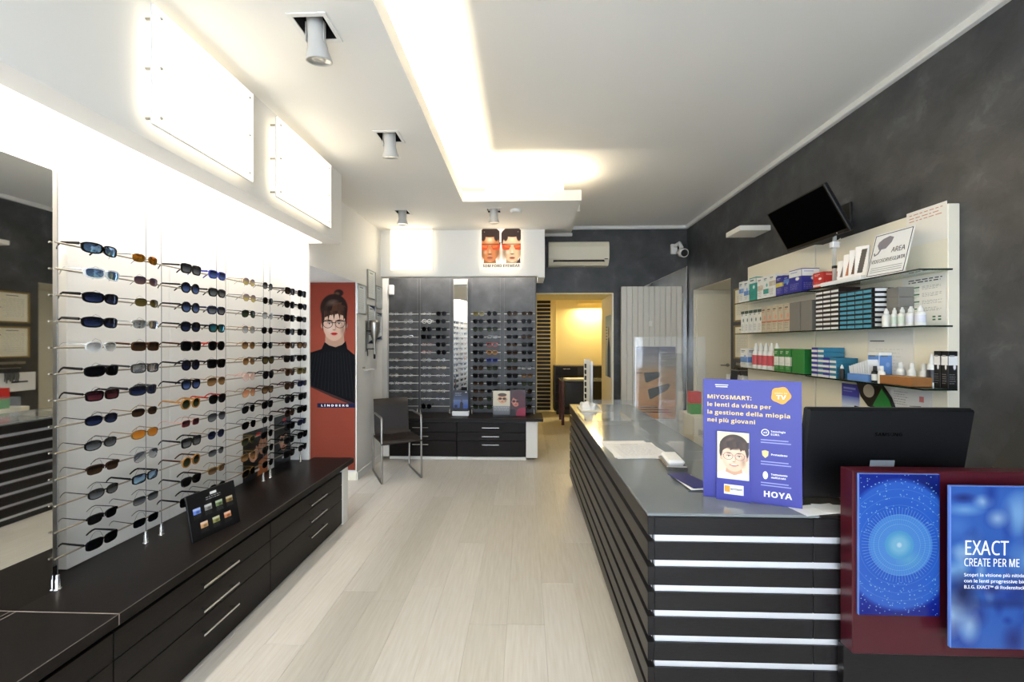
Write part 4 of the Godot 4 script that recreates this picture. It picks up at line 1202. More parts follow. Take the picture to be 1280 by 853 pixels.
func back_room() -> void:
	var o := thing("slat_screen", "tall dark brown slatted screen in the yellow back room", "slat screen", Vector3(0.40, 0, -9.085))
	for i in 29:
		part(o, "slat", bx(Vector3(0.302, 0.060, 0.018), 0.002), M.wood, Vector3(0, 0.045 + i * 0.0845, 0))
	part(o, "frame", bx(Vector3(0.31, 2.50, 0.012), 0.001), M.yellow, Vector3(0, 1.25, -0.018))
	var l := thing("wall_lamp", "yellow box lamp glowing downwards high on the back room wall", "lamp", Vector3(1.445, 2.36, -9.12))
	var sh := B.new()
	sh.box(Vector3(0, 0.08, 0.145), Vector3(0.60, 0.16, 0.012), 0.002)
	sh.box(Vector3(0, 0.154, 0.07), Vector3(0.60, 0.012, 0.138), 0.002)
	for s in [-1, 1]:
		sh.box(Vector3(s * 0.294, 0.075, 0.07), Vector3(0.012, 0.146, 0.138), 0.002)
	part(l, "shade", sh.mesh(), M.yellow)
	part(l, "bulb", B.new().tube([Vector3(-0.26, 0.10, 0.07), Vector3(0.26, 0.10, 0.07)], 0.015).mesh(), M.ylamp)
	# black cabinet against the wall and the desk before it
	var c := thing("drawer_cabinet", "black drawer cabinet against the yellow wall behind the desk", "cabinet", Vector3(1.35, 0, -8.75))
	part(c, "body", bx(Vector3(1.50, 0.94, 0.40), 0.003), M.black, Vector3(0, 0.55, 0.0))
	for i in 5:
		var d := part(c, "drawer", bx(Vector3(0.46, 0.17, 0.016), 0.002), M.wood, Vector3(-0.50, 0.92 - i * 0.18, 0.209))
		part(d, "handle", bx(Vector3(0.14, 0.012, 0.02), 0.002), M.chrome, Vector3(0, 0.04, 0.019))
	part(c, "foot", bx(Vector3(1.40, 0.079, 0.3)), M.black, Vector3(0, 0.0395, 0))
	var k := thing("desk", "dark desk with dark red legs and pale top in the yellow room", "desk", Vector3(1.30, 0, -7.75))
	part(k, "top", bx(Vector3(1.30, 0.016, 0.60), 0.003), M.countertop, Vector3(0, 0.8075, 0))
	for q in [[-0.62, 0.27], [-0.62, -0.27], [0.62, 0.27], [0.62, -0.27]]:
		part(k, "leg", bx(Vector3(0.05, 0.799, 0.05), 0.003), M.redwood, Vector3(q[0], 0.40, q[1]))
	part(k, "side_panel", bx(Vector3(0.50, 0.45, 0.54), 0.002), M.black, Vector3(-0.33, 0.56, 0))
	solo("paper_pile", bx(Vector3(0.42, 0.02, 0.28), 0.004), M.paper, "loose white papers on the desk in the yellow room", "paper", Vector3(0.95, 0.8262, -7.72), Vector3(0, 8, 0))
	# spectacle column between counter and doorway
	var t := thing("spectacle_stand", "slim white spectacle stand with mirror strip beyond the counter", "display stand", Vector3(0.80, 0, -5.35))
	part(t, "base", bx(Vector3(0.2, 0.03, 0.2), 0.004), M.steel, Vector3(0, 0.015, 0))
	part(t, "column", bx(Vector3(0.075, 1.26, 0.05), 0.004), M.cream, Vector3(0, 0.66, 0))
	part(t, "mirror_strip", bx(Vector3(0.03, 1.22, 0.012), 0.002), M.alu, Vector3(0.06, 0.65, 0.0))
	for i in 9:
		part(t, "holder", bx(Vector3(0.022, 0.055, 0.03), 0.004), M.black, Vector3(-0.026, 0.58 + i * 0.078, 0.04))
	# picture on the door jamb
	var p := Pic.new(128, 220, rgb(214, 224, 226))
	p.grad(0.0, 0.3, rgb(170, 196, 210), rgb(226, 230, 226)).grad(0.3, 1.0, rgb(222, 226, 222), rgb(150, 178, 200))
	p.poly([[0.38, 0.52], [0.5, 0.36], [0.66, 0.36], [0.8, 0.52], [0.84, 1.0], [0.36, 1.0]], rgb(44, 70, 112))
	p.ell(0.58, 0.27, 0.08, 0.10, rgb(92, 70, 60), 0.2)
	p.lines(0.08, 0.18, 0.3, 5, 0.05, 0.02, rgb(90, 110, 130), 5)
	var jp := thing("poster", "blue and white poster of a standing figure on the doorway jamb", "poster", Vector3(1.2945, 1.45, -6.41), -90)
	part(jp, "board", bx(Vector3(0.44, 0.96, 0.005), 0.001), M.paper, Vector3(0, 0, 0.003))
	part(jp, "print", sheet(0.438, 0.956), p.mat(0.8), Vector3(0, 0, 0.0062))

func counter_things() -> void:
	var y := 0.8402
	# --- blue advert board
	var o := thing("advert_board", "blue standing advert board with a boy's photo on the counter", "advert", Vector3(0.935, y, -1.729), -21.4)
	var blue := mat(rgb(52, 56, 146), 0.42)
	var gold := mat(rgb(228, 202, 144), 0.6)
	var bw := 0.357
	var bh := 0.505
	part(o, "board", bx(Vector3(bw, bh, 0.005), 0.001), blue, Vector3(0, bh / 2, 0), Vector3(-1.5, 0, 0))
	part(o, "side_flap", bx(Vector3(0.004, bh - 0.01, 0.07), 0.001), blue, Vector3(-bw / 2 + 0.012, bh / 2, -0.04))
	part(o, "rear_strut", bx(Vector3(0.10, 0.30, 0.004), 0.001), blue, Vector3(0.05, 0.149, -0.06), Vector3(16, 0, 0))
	var z := 0.0045
	var V := func(u: float, v: float, dz := 0.0) -> Vector3: return Vector3((u - 0.5) * bw, (1 - v) * bh, z + dz + (0.5 - v) * -0.013)
	text(o, "MiYOSMART:", 0.0165, gold, V.call(0.04, 0.15), Vector3.ZERO, 0.165)
	text(o, "le lenti da vista per", 0.0165, gold, V.call(0.04, 0.215), Vector3.ZERO, 0.235)
	text(o, "la gestione della miopia", 0.0165, gold, V.call(0.04, 0.28), Vector3.ZERO, 0.30)
	text(o, "nei più giovani", 0.0165, gold, V.call(0.04, 0.345), Vector3.ZERO, 0.178)
	var orange := mat(rgb(240, 156, 44), 0.4)
	var blob := PackedVector2Array()
	for i in 28:
		var a := TAU * i / 28
		var r := 0.034 * (1.0 + 0.07 * cos(5 * a + 0.6))
		blob.append(Vector2(cos(a), sin(a)) * r)
	part(o, "badge", B.new().prism(blob, 0.001).mesh(), orange, V.call(0.80, 0.115, -0.0006), Vector3.ZERO, "orange badge")
	text(o, "visto in", 0.0065, gold, V.call(0.80, 0.098, 0.0008), Vector3.ZERO, 0.044, true, 1)
	text(o, "TV", 0.016, M.textwhite, V.call(0.80, 0.13, 0.0008), Vector3.ZERO, 0.034, true, 1)
	var rows := [["Tecnologia", "D.I.M.S.", 0.42], ["Protezione", "", 0.595], ["Trattamento", "multistrato", 0.765]]
	for i in 3:
		var v: float = rows[i][2]
		var icon := B.new()
		if i == 0:
			icon.lathe([Vector2(0.011, -0.0004), Vector2(0.014, -0.0004), Vector2(0.014, 0.0004), Vector2(0.011, 0.0004)], 20, Transform3D(Basis(Vector3.RIGHT, PI / 2), Vector3.ZERO))
		elif i == 1:
			icon.prism(PackedVector2Array([Vector2(-0.012, 0.012), Vector2(0, 0.016), Vector2(0.012, 0.012), Vector2(0.010, -0.006), Vector2(0, -0.016), Vector2(-0.010, -0.006)]), 0.001)
		else:
			var el := PackedVector2Array()
			for k in 16: el.append(Vector2(cos(TAU * k / 16) * 0.009, sin(TAU * k / 16) * 0.016))
			icon.prism(el, 0.001)
		part(o, "icon", icon.mesh(), gold if i == 1 else M.textwhite, V.call(0.645, v))
		if i == 0: text(o, "x2", 0.007, M.textwhite, V.call(0.645, v), Vector3.ZERO, 0.013, true, 1)
		text(o, rows[i][0], 0.0075, M.textwhite, V.call(0.70, v - (0.011 if rows[i][1] else 0.0)), Vector3.ZERO, 0.056 if i else 0.05)
		if rows[i][1]: text(o, rows[i][1], 0.0075, M.textwhite, V.call(0.70, v + 0.013), Vector3.ZERO, 0.05 if i else 0.03)
		for k in 2:
			part(o, "lettering", bx(Vector3([0.096, 0.105][k], 0.004, 0.0008)), mat(rgb(150, 156, 214), 0.5), V.call(0.60 + [0.135, 0.147][k], v + 0.06 + k * 0.021))
	text(o, "HOYA", 0.0235, M.textwhite, V.call(0.62, 0.915), Vector3.ZERO, 0.097)
	for k in 2:
		part(o, "lettering", bx(Vector3([0.05, 0.045][k], 0.003, 0.0008)), M.textwhite, V.call(0.20, 0.047 + k * 0.016))
	# leaflet with the boy's portrait, in a pocket on the board
	var p := Pic.new(220, 348, rgb(226, 214, 180))
	p.poly([[0.0, 1.0], [0.0, 0.93], [0.25, 0.86], [0.8, 0.86], [1.0, 0.94], [1.0, 1.0]], rgb(238, 236, 230))
	p.poly([[0.30, 0.76], [0.76, 0.76], [0.80, 0.9], [0.54, 0.97], [0.26, 0.9]], rgb(206, 158, 128))
	p.ell(0.53, 0.33, 0.47, 0.29, rgb(54, 39, 30), 0.05)
	portrait(p, 0.53, 0.55, 0.395, 0.345, rgb(236, 192, 162), rgb(70, 50, 38), rgb(200, 116, 104))
	p.ell(0.53, 0.735, 0.17, 0.026, rgb(176, 88, 78), 0.3)
	p.ell(0.53, 0.732, 0.14, 0.013, rgb(240, 234, 226), 0.4)
	p.ell(0.53, 0.71, 0.19, 0.022, rgb(236, 192, 162), 0.4)
	p.ell(0.53, 0.24, 0.40, 0.17, rgb(60, 43, 33), 0.3)
	for k in 9:
		var lx := 0.12 + k * 0.10
		var tip := 0.40 - 0.035 * (k % 3) + absf(k - 4) * 0.012
		p.poly([[lx - 0.03, 0.22], [lx + 0.10, 0.20], [lx + 0.10 + 0.02 * (k % 2), tip - 0.05], [lx + 0.02 - 0.03 * (k % 2), tip], [lx - 0.02, tip - 0.07]], [rgb(60, 43, 33), rgb(70, 50, 38), rgb(52, 37, 29)][k % 3])
	p.ell(0.40, 0.16, 0.2, 0.05, rgb(96, 72, 56), 0.95, -0.4)
	p.ell(0.11, 0.44, 0.05, 0.13, rgb(54, 39, 30), 0.3)
	p.ell(0.95, 0.44, 0.05, 0.13, rgb(54, 39, 30), 0.3)
	for s in [-1, 1]:
		p.ring(0.53 + s * 0.185, 0.54, 0.148, 0.082, 0.012, rgb(96, 76, 88))
	p.line(0.505, 0.525, 0.555, 0.525, 0.010, rgb(96, 76, 88))
	p.line(0.10, 0.51, 0.20, 0.52, 0.010, rgb(96, 76, 88)).line(0.86, 0.52, 0.95, 0.51, 0.010, rgb(96, 76, 88))
	var lf := thing("leaflet", "leaflet with a smiling boy in round glasses on the blue board", "leaflet", o.position + Basis(Vector3.UP, deg_to_rad(-21.4)) * Vector3(-0.066, 0.06, 0.014), -21.4)
	part(lf, "card", bx(Vector3(0.118, 0.225, 0.006), 0.0005), M.paper, Vector3(0, 0.1135, 0))
	part(lf, "print", sheet(0.117, 0.185), p.mat(0.4), Vector3(0, 0.133, 0.0034))
	var pk := part(o, "pocket", B.new().box(Vector3(-0.066, 0.045, 0.022), Vector3(0.126, 0.09, 0.003), 0.0005).box(Vector3(-0.066, 0.03, 0.0125), Vector3(0.126, 0.058, 0.017)).mesh(), blue, Vector3.ZERO, Vector3.ZERO, "blue leaflet pocket")
	part(pk, "sticker", bx(Vector3(0.072, 0.040, 0.001)), M.paper, Vector3(-0.064, 0.048, 0.0242))
	part(pk, "sticker_mark", bx(Vector3(0.020, 0.026, 0.001)), orange, Vector3(-0.088, 0.050, 0.0248))
	text(pk, "MiYOSMART", 0.0075, M.ink, Vector3(-0.054, 0.050, 0.025), Vector3.ZERO, 0.044, true, 1)
	# --- monitor
	var m := thing("monitor", "large black monitor seen from behind on the reception counter", "monitor", Vector3(1.445, y, -1.74), 0)
	var mb := B.new()
	mb.box(Vector3(0, 0, 0), Vector3(0.645, 0.385, 0.022), 0.006)
	mb.box(Vector3(0, 0, 0.016), Vector3(0.64, 0.38, 0.014), 0.0068)
	var body := part(m, "body", mb.mesh(), M.plastic, Vector3(0, 0.212, 0.03), Vector3(9, 0, 0))
	text(body, "SAMSUNG", 0.0135, mat(rgb(4, 4, 4), 0.2), Vector3(0.0, 0.088, 0.0235), Vector3.ZERO, 0.105, true, 1)
	part(body, "label", bx(Vector3(0.095, 0.028, 0.001)), mat(rgb(150, 158, 168), 0.4), Vector3(-0.01, -0.035, 0.0235), Vector3.ZERO, "silver label")
	part(body, "screw_cap", B.new().lathe([Vector2(0, 0), Vector2(0.004, 0), Vector2(0.004, 0.002), Vector2(0, 0.002)], 10, Transform3D(Basis(Vector3.RIGHT, PI / 2), Vector3.ZERO)).mesh(), M.black, Vector3(0, 0.135, 0.0225))
	part(m, "stand", B.new().box(Vector3(0, 0.006, -0.05), Vector3(0.26, 0.012, 0.18), 0.004).box(Vector3(0, 0.06, -0.03), Vector3(0.08, 0.11, 0.02), 0.003).mesh(), M.plastic)
	var m2 := thing("monitor", "second black monitor at the right edge, seen from its side", "monitor", Vector3(2.18, y, -1.78), 60)
	part(m2, "body", bx(Vector3(0.5, 0.34, 0.03), 0.006), M.plastic, Vector3(0, 0.215, 0.0), Vector3(24, 0, 0))
	part(m2, "stand", B.new().box(Vector3(0, 0.006, -0.02), Vector3(0.2, 0.012, 0.18), 0.004).box(Vector3(0, 0.06, -0.03), Vector3(0.07, 0.11, 0.02), 0.003).mesh(), M.plastic)
	var cb := solo("cable", B.new().tube([Vector3(1.72, 0.846, -1.9), Vector3(1.78, 0.90, -1.89), Vector3(1.86, 0.915, -1.88), Vector3(1.93, 0.88, -1.88), Vector3(1.965, 0.846, -1.88)], 0.0055).mesh(), M.black, "black cable looping beside the large monitor", "cable")
	solo("paper_pile", bx(Vector3(0.18, 0.083, 0.10), 0.003), M.paper, "small pile of white papers between the two monitors", "paper", Vector3(1.93, y + 0.0417, -1.80), Vector3(0, 10, 0))
	cb.visible = true
	# papers in front of the monitor
	var dm := doc(40, Color(0.93, 0.93, 0.92))
	for i in 3:
		var pp := thing("paper_sheet", ["white paper sheet under the monitor, left end", "white paper sheet in front of the monitor's middle", "white paper sheet beside the maroon display"][i], "paper", Vector3(1.16 + i * 0.10, y + 0.0005 + i * 0.0012, -1.655), [12, -6, 4][i], "papers before the monitor")
		part(pp, "sheet", bx(Vector3(0.20, 0.001, 0.09)), M.paper, Vector3.ZERO)
	# --- maroon display with two blue prints
	var d := thing("promotional_display", "maroon display with two overlapping blue prints on the counter front", "display", Vector3(1.50, 0.367, -1.556))
	part(d, "backboard", bx(Vector3(0.66, 0.667, 0.06), 0.003), M.maroon, Vector3(0.02, 0.3335, 0.0))
	part(d, "foot", bx(Vector3(0.66, 0.367, 0.03), 0.002), M.counterslat, Vector3(0.02, -0.1835, -0.0275))
	var a := Pic.new(384, 680, rgb(36, 60, 170))
	a.grad(0, 0.5, rgb(24, 44, 150), rgb(44, 96, 206)).grad(0.5, 1, rgb(44, 96, 206), rgb(22, 34, 140))
	a.ell(0.85, 0.22, 0.45, 0.3, rgb(14, 20, 80), 1.0)
	a.ell(0.5, 0.5, 0.75, 0.48, rgb(54, 112, 214), 0.08)
	a.ell(0.5, 0.5, 0.5, 0.34, rgb(46, 100, 206), 0.5)
	for k in 72:
		var an := TAU * k / 72
		a.line(0.5 + cos(an) * 0.17, 0.5 + sin(an) * 0.096, 0.5 + cos(an) * 0.47, 0.5 + sin(an) * 0.265, 0.0035, rgb(150, 200, 236))
	for r in [0.7, 0.6, 0.5]:
		a.ring(0.5, 0.5, r, r * 0.565, 0.004, rgb(96, 150, 226))
	a.ell(0.52, 0.5, 0.40, 0.222, Color(0.40, 0.68, 0.94, 0.7), 0.04)
	a.ell(0.62, 0.6, 0.2, 0.08, Color(0.5, 0.85, 0.85, 0.5), 1.0)
	for r in [0.26, 0.32, 0.38]:
		a.ring(0.5, 0.5, r, r * 0.565, 0.004, rgb(140, 196, 236))
	a.ell(0.5, 0.5, 0.185, 0.104, rgb(96, 178, 224), 0.05)
	a.ell(0.5, 0.5, 0.16, 0.09, rgb(140, 206, 234), 0.5)
	a.ell(0.5, 0.5, 0.04, 0.023, rgb(206, 236, 246), 0.5)
	var rg := RandomNumberGenerator.new()
	rg.seed = 3
	for k in 420:
		var u := rg.randf()
		var v := rg.randf()
		var dist := Vector2((u - 0.5), (v - 0.5) * 1.77).length()
		if dist > 0.42 and (v < 0.45 or v > 0.72):
			a.ell(u, v, rg.randf_range(0.006, 0.012), rg.randf_range(0.003, 0.006), rgb(150, 206, 240), 0.5)
	var am := a.mat(0.25, 0.06)
	am.albedo_color = Color(0.72, 0.72, 0.74)
	var edge := mat(rgb(96, 130, 206), 0.3)
	var p1 := part(d, "print_panel", bx(Vector3(0.284, 0.512, 0.01), 0.002), edge, Vector3(-0.155, 0.405, 0.0355))
	part(p1, "print", sheet(0.281, 0.509), am, Vector3(0, 0, 0.0056))
	var b := Pic.new(384, 680, rgb(60, 110, 196))
	rg.seed = 8
	for k in 60:
		var c := [rgb(40, 70, 160), rgb(140, 190, 236), rgb(84, 136, 214), rgb(44, 50, 120), rgb(186, 220, 246)][rg.randi() % 5] as Color
		b.ell(rg.randf(), rg.randf(), rg.randf_range(0.06, 0.24), rg.randf_range(0.03, 0.18), Color(c, 0.8), 0.9)
	b.ell(0.12, 0.66, 0.2, 0.16, Color(0.12, 0.14, 0.32, 0.85), 0.9)
	b.ell(0.55, 0.72, 0.6, 0.05, Color(0.16, 0.2, 0.45, 0.6), 0.9)
	var bm := b.mat(0.25, 0.06)
	bm.albedo_color = Color(0.76, 0.76, 0.78)
	var p2 := part(d, "print_panel", bx(Vector3(0.345, 0.566, 0.012), 0.002), edge, Vector3(0.152, 0.352, 0.078))
	part(p2, "print", sheet(0.341, 0.562), bm, Vector3(0, 0, 0.0066))
	part(p2, "spacer", bx(Vector3(0.2, 0.3, 0.041)), M.maroon, Vector3(0, 0, -0.0265))
	text(p2, "EXACT", 0.047, M.textwhite, Vector3(-0.128, 0.067, 0.007), Vector3.ZERO, 0.145, false)
	text(p2, "CREATE PER ME", 0.026, M.textwhite, Vector3(-0.128, 0.017, 0.007), Vector3.ZERO, 0.184, false)
	text(p2, "Scopri la visione più nitida possibile", 0.0105, M.textwhite, Vector3(-0.128, -0.026, 0.007), Vector3.ZERO, 0.275, false)
	text(p2, "con le lenti progressive biometriche", 0.0105, M.textwhite, Vector3(-0.128, -0.047, 0.007), Vector3.ZERO, 0.275, false)
	text(p2, "B.I.G. EXACT™ di Rodenstock.", 0.0105, M.textwhite, Vector3(-0.128, -0.068, 0.007), Vector3.ZERO, 0.205, false)
	# --- papers, wipes, leaflets and acrylic screens on the long arm
	var dm2 := doc(50, Color(0.94, 0.94, 0.93))
	for i in 3:
		var s := thing("paper_sheet", ["lowest white form on the grey counter glass", "middle white form on the grey counter glass", "top printed form on the grey counter glass"][i], "paper", Vector3(0.66 + i * 0.012, y + 0.0005 + i * 0.0016, -2.56 + i * 0.02), [4, -3, 6][i], "stack of forms on the counter")
		part(s, "sheet", bx(Vector3(0.30, 0.0012, 0.42 - i * 0.04)), M.paper)
		if i == 2:
			var pr := part(s, "print", sheet(0.29, 0.33), dm2, Vector3(0, 0.0008, 0), Vector3(-90, 0, 0))
			pr.rotation_degrees = Vector3(-90, 0, 0)
	var w := thing("wipes_tray", "chrome tray with a white pack of wipes on the counter", "tray", Vector3(0.785, y, -2.21), -6)
	part(w, "tray", B.new().box(Vector3(0, 0.015, 0), Vector3(0.105, 0.03, 0.20), 0.006).mesh(), M.chrome)
	solo("tissue_pack", B.new().box(Vector3(0, 0, 0), Vector3(0.085, 0.026, 0.18), 0.010).mesh(), M.paper, "white tissue pack lying in the chrome tray", "tissues", Vector3(0.785, y + 0.0431, -2.21), Vector3(0, -6, 2))
	for i in 3:
		solo("leaflet", bx(Vector3(0.10, 0.004, 0.20), 0.001), [mat(rgb(44, 44, 110), 0.4), M.paper, mat(rgb(60, 66, 70), 0.4)][i], ["dark blue leaflet beside the blue advert board", "white leaflet under the dark blue one on the counter", "grey leaflet at the bottom beside the blue board"][i], "leaflet", Vector3(0.77 + i * 0.004, y + 0.0145 - i * 0.006, -1.95 + i * 0.012), Vector3(0, 14 - i * 9, 0))
	# acrylic screens
	for q in [[0.876, -2.50, 90.0, 0.42, 0.60, "near clear acrylic screen standing along the counter"], [1.03, -2.95, 0.0, 0.50, 0.70, "wide clear acrylic screen across the counter before the radiator"], [0.72, -3.30, 0.0, 0.36, 0.20, "low clear acrylic screen near the counter's middle"]]:
		var s := thing("acrylic_screen", q[5], "screen", Vector3(q[0], y, q[1]), q[2], "clear acrylic counter screens")
		part(s, "pane", bx(Vector3(q[3], q[4], 0.006), 0.001), M.acrylic, Vector3(0, q[4] / 2 + 0.003, 0))
		for t in [-1, 1]:
			part(s, "foot", bx(Vector3(0.006, 0.05, 0.16), 0.001), M.acrylic, Vector3(t * q[3] * 0.4, 0.025, 0.0832))
	var tr := thing("acrylic_tray", "clear acrylic tray lying on the counter glass before the screens", "tray", Vector3(0.69, y, -3.68))
	part(tr, "plate", bx(Vector3(0.40, 0.006, 0.42), 0.001), M.acrylic, Vector3(0, 0.003, 0))
	for s in [-1, 1]:
		part(tr, "rim", bx(Vector3(0.006, 0.012, 0.42)), M.acrylic, Vector3(s * 0.197, 0.0121, 0))
	var lc := thing("low_cabinet", "low white cabinet behind the counter near the radiator", "cabinet", Vector3(1.70, 0, -3.95))
	part(lc, "body", bx(Vector3(0.34, 0.80, 0.34), 0.003), M.cream, Vector3(0, 0.43, 0))
	part(lc, "plinth", bx(Vector3(0.30, 0.029, 0.30)), M.black, Vector3(0, 0.0145, 0))
	part(lc, "door", bx(Vector3(0.33, 0.78, 0.016), 0.002), M.cream, Vector3(0, 0.43, 0.178))
	solo("packet", bx(Vector3(0.10, 0.10, 0.08), 0.002), mat(rgb(70, 150, 66), 0.4), "green packet under the red one on the low white cabinet", "packet", Vector3(1.60, 0.8802, -3.93))
	solo("packet", bx(Vector3(0.10, 0.11, 0.08), 0.002), mat(rgb(206, 50, 46), 0.4), "red packet on top of the green one behind the counter", "packet", Vector3(1.60, 0.9854, -3.93))
	# tray with crumpled white cloth at the far end
	var ct := thing("cloth_tray", "beige tray at the far end of the counter", "tray", Vector3(0.63, y, -4.08), 0)
	part(ct, "base", bx(Vector3(0.20, 0.012, 0.34), 0.003), M.cream, Vector3(0, 0.006, 0))
	var cl := B.new()
	rg.seed = 5
	var ns := FastNoiseLite.new()
	ns.seed = 2
	ns.frequency = 14.0
	var P := func(i: int, j: int) -> Vector3:
		var th := PI * 0.5 * i / 8.0
		var ph := TAU * j / 16.0
		var v := Vector3(sin(th) * cos(ph) * 0.085, cos(th) * 0.058, sin(th) * sin(ph) * 0.12)
		return v * (1.0 + 0.75 * ns.get_noise_3dv(v)) * Vector3(1, 1 if i < 8 else 0, 1)
	for i in 8:
		for j in 16:
			var a0: Vector3 = P.call(i, j)
			var a1: Vector3 = P.call(i + 1, j)
			var a2: Vector3 = P.call(i + 1, (j + 1) % 16)
			var a3: Vector3 = P.call(i, (j + 1) % 16)
			cl.tri(a0, a1, a2, a0 + a1 + a2, true)
			if i > 0: cl.tri(a0, a2, a3, a0 + a2 + a3, true)
	solo("cloth", cl.mesh(), M.paper, "crumpled white cloth on the beige tray at the counter's far end", "cloth", Vector3(0.62, y + 0.0125, -4.06))

var prints := {}

func carton_print(base: Color, band: Color, by: float, bh: float) -> Material:
	# the printed face of a carton: band, headline and small print on the carton's own colour
	var k := "%s%s%s%s" % [base, band, by, bh]
	if not prints.has(k):
		var p := Pic.new(64, 112, base)
		p.rect(0.0, 1.0 - by - bh / 2, 1.0, bh, band)
		var ink := base.darkened(0.55) if base.get_luminance() > 0.4 else base.lightened(0.6)
		p.rect(0.14, 0.10, 0.55, 0.05, ink)
		p.rect(0.14, 0.18, 0.4, 0.03, band)
		p.ell(0.68, 0.42, 0.2, 0.10, band.lightened(0.25), 0.4)
		p.lines(0.12, 0.62, 0.7, 5, 0.06, 0.018, ink, prints.size() + 3)
		prints[k] = p.mat(0.4)
	return prints[k]

func goods(called: String, label: String, cat: String, at: Vector3, s: Vector3, m: Material, band: Material, group: String, band_y := 0.5, band_h := 0.3, ends := true, plain := false) -> Node3D:
	# a carton whose base centre is at; local -X faces the shop
	var o := thing(called, label, cat, at, 0, group)
	part(o, "carton", bx(s, 0.0015), m, Vector3(0, s.y / 2, 0))
	if band and plain:
		part(o, "printed_band", bx(Vector3(0.0016, s.y * band_h, s.z - 0.004)), band, Vector3(-s.x / 2 - 0.0004, s.y * band_y, 0))
		if ends:
			part(o, "printed_band", bx(Vector3(s.x * 0.55, s.y * band_h, 0.0016)), M.paper, Vector3(-0.01, s.y * 0.55, s.z / 2 + 0.0004))
	elif band:
		var pm := carton_print(m.albedo_color, band.albedo_color, band_y, band_h)
		part(o, "front_print", sheet(s.z - 0.003, s.y - 0.003), pm, Vector3(-s.x / 2 - 0.0006, s.y / 2, 0), Vector3(0, -90, 0))
		part(o, "end_print", sheet(s.x - 0.003, s.y - 0.003), pm, Vector3(0, s.y / 2, s.z / 2 + 0.0006))
	return o

func bottle(called: String, label: String, at: Vector3, r: float, h: float, m: Material, cap: Material, lab: Material, group: String, nozzle := true) -> Node3D:
	var o := thing(called, label, "bottle", at, 0, group)
	part(o, "body", B.new().lathe([Vector2(0, 0), Vector2(r * 0.95, 0), Vector2(r, h * 0.03), Vector2(r, h * 0.58), Vector2(r * 0.9, h * 0.65), Vector2(r * 0.58, h * 0.70), Vector2(r * 0.5, h * 0.72), Vector2(0, h * 0.72)], 16).mesh(), m)
	part(o, "cap", B.new().lathe([Vector2(0, h * 0.721), Vector2(r * 0.6, h * 0.721), Vector2(r * 0.58, h * 0.85), Vector2(r * 0.36 if nozzle else r * 0.56, h * 0.9), Vector2(r * 0.26 if nozzle else r * 0.54, h), Vector2(0, h)], 12).mesh(), cap)
	if lab:
		part(o, "label", B.new().lathe([Vector2(r * 1.015, h * 0.14), Vector2(r * 1.02, h * 0.14), Vector2(r * 1.02, h * 0.52), Vector2(r * 1.015, h * 0.52)], 16).mesh(), lab)
	return o

func note(label: String, at: Vector3, w: float, h: float, m: Material, called := "paper_notice") -> Node3D:
	# a sheet fixed to the panel, facing -X
	var o := thing(called, label, "notice", at, -90)
	part(o, "sheet", bx(Vector3(w, h, 0.0016)), M.paper, Vector3(0, 0, 0.0012))
	part(o, "print", sheet(w, h), m, Vector3(0, 0, 0.0022))
	return o

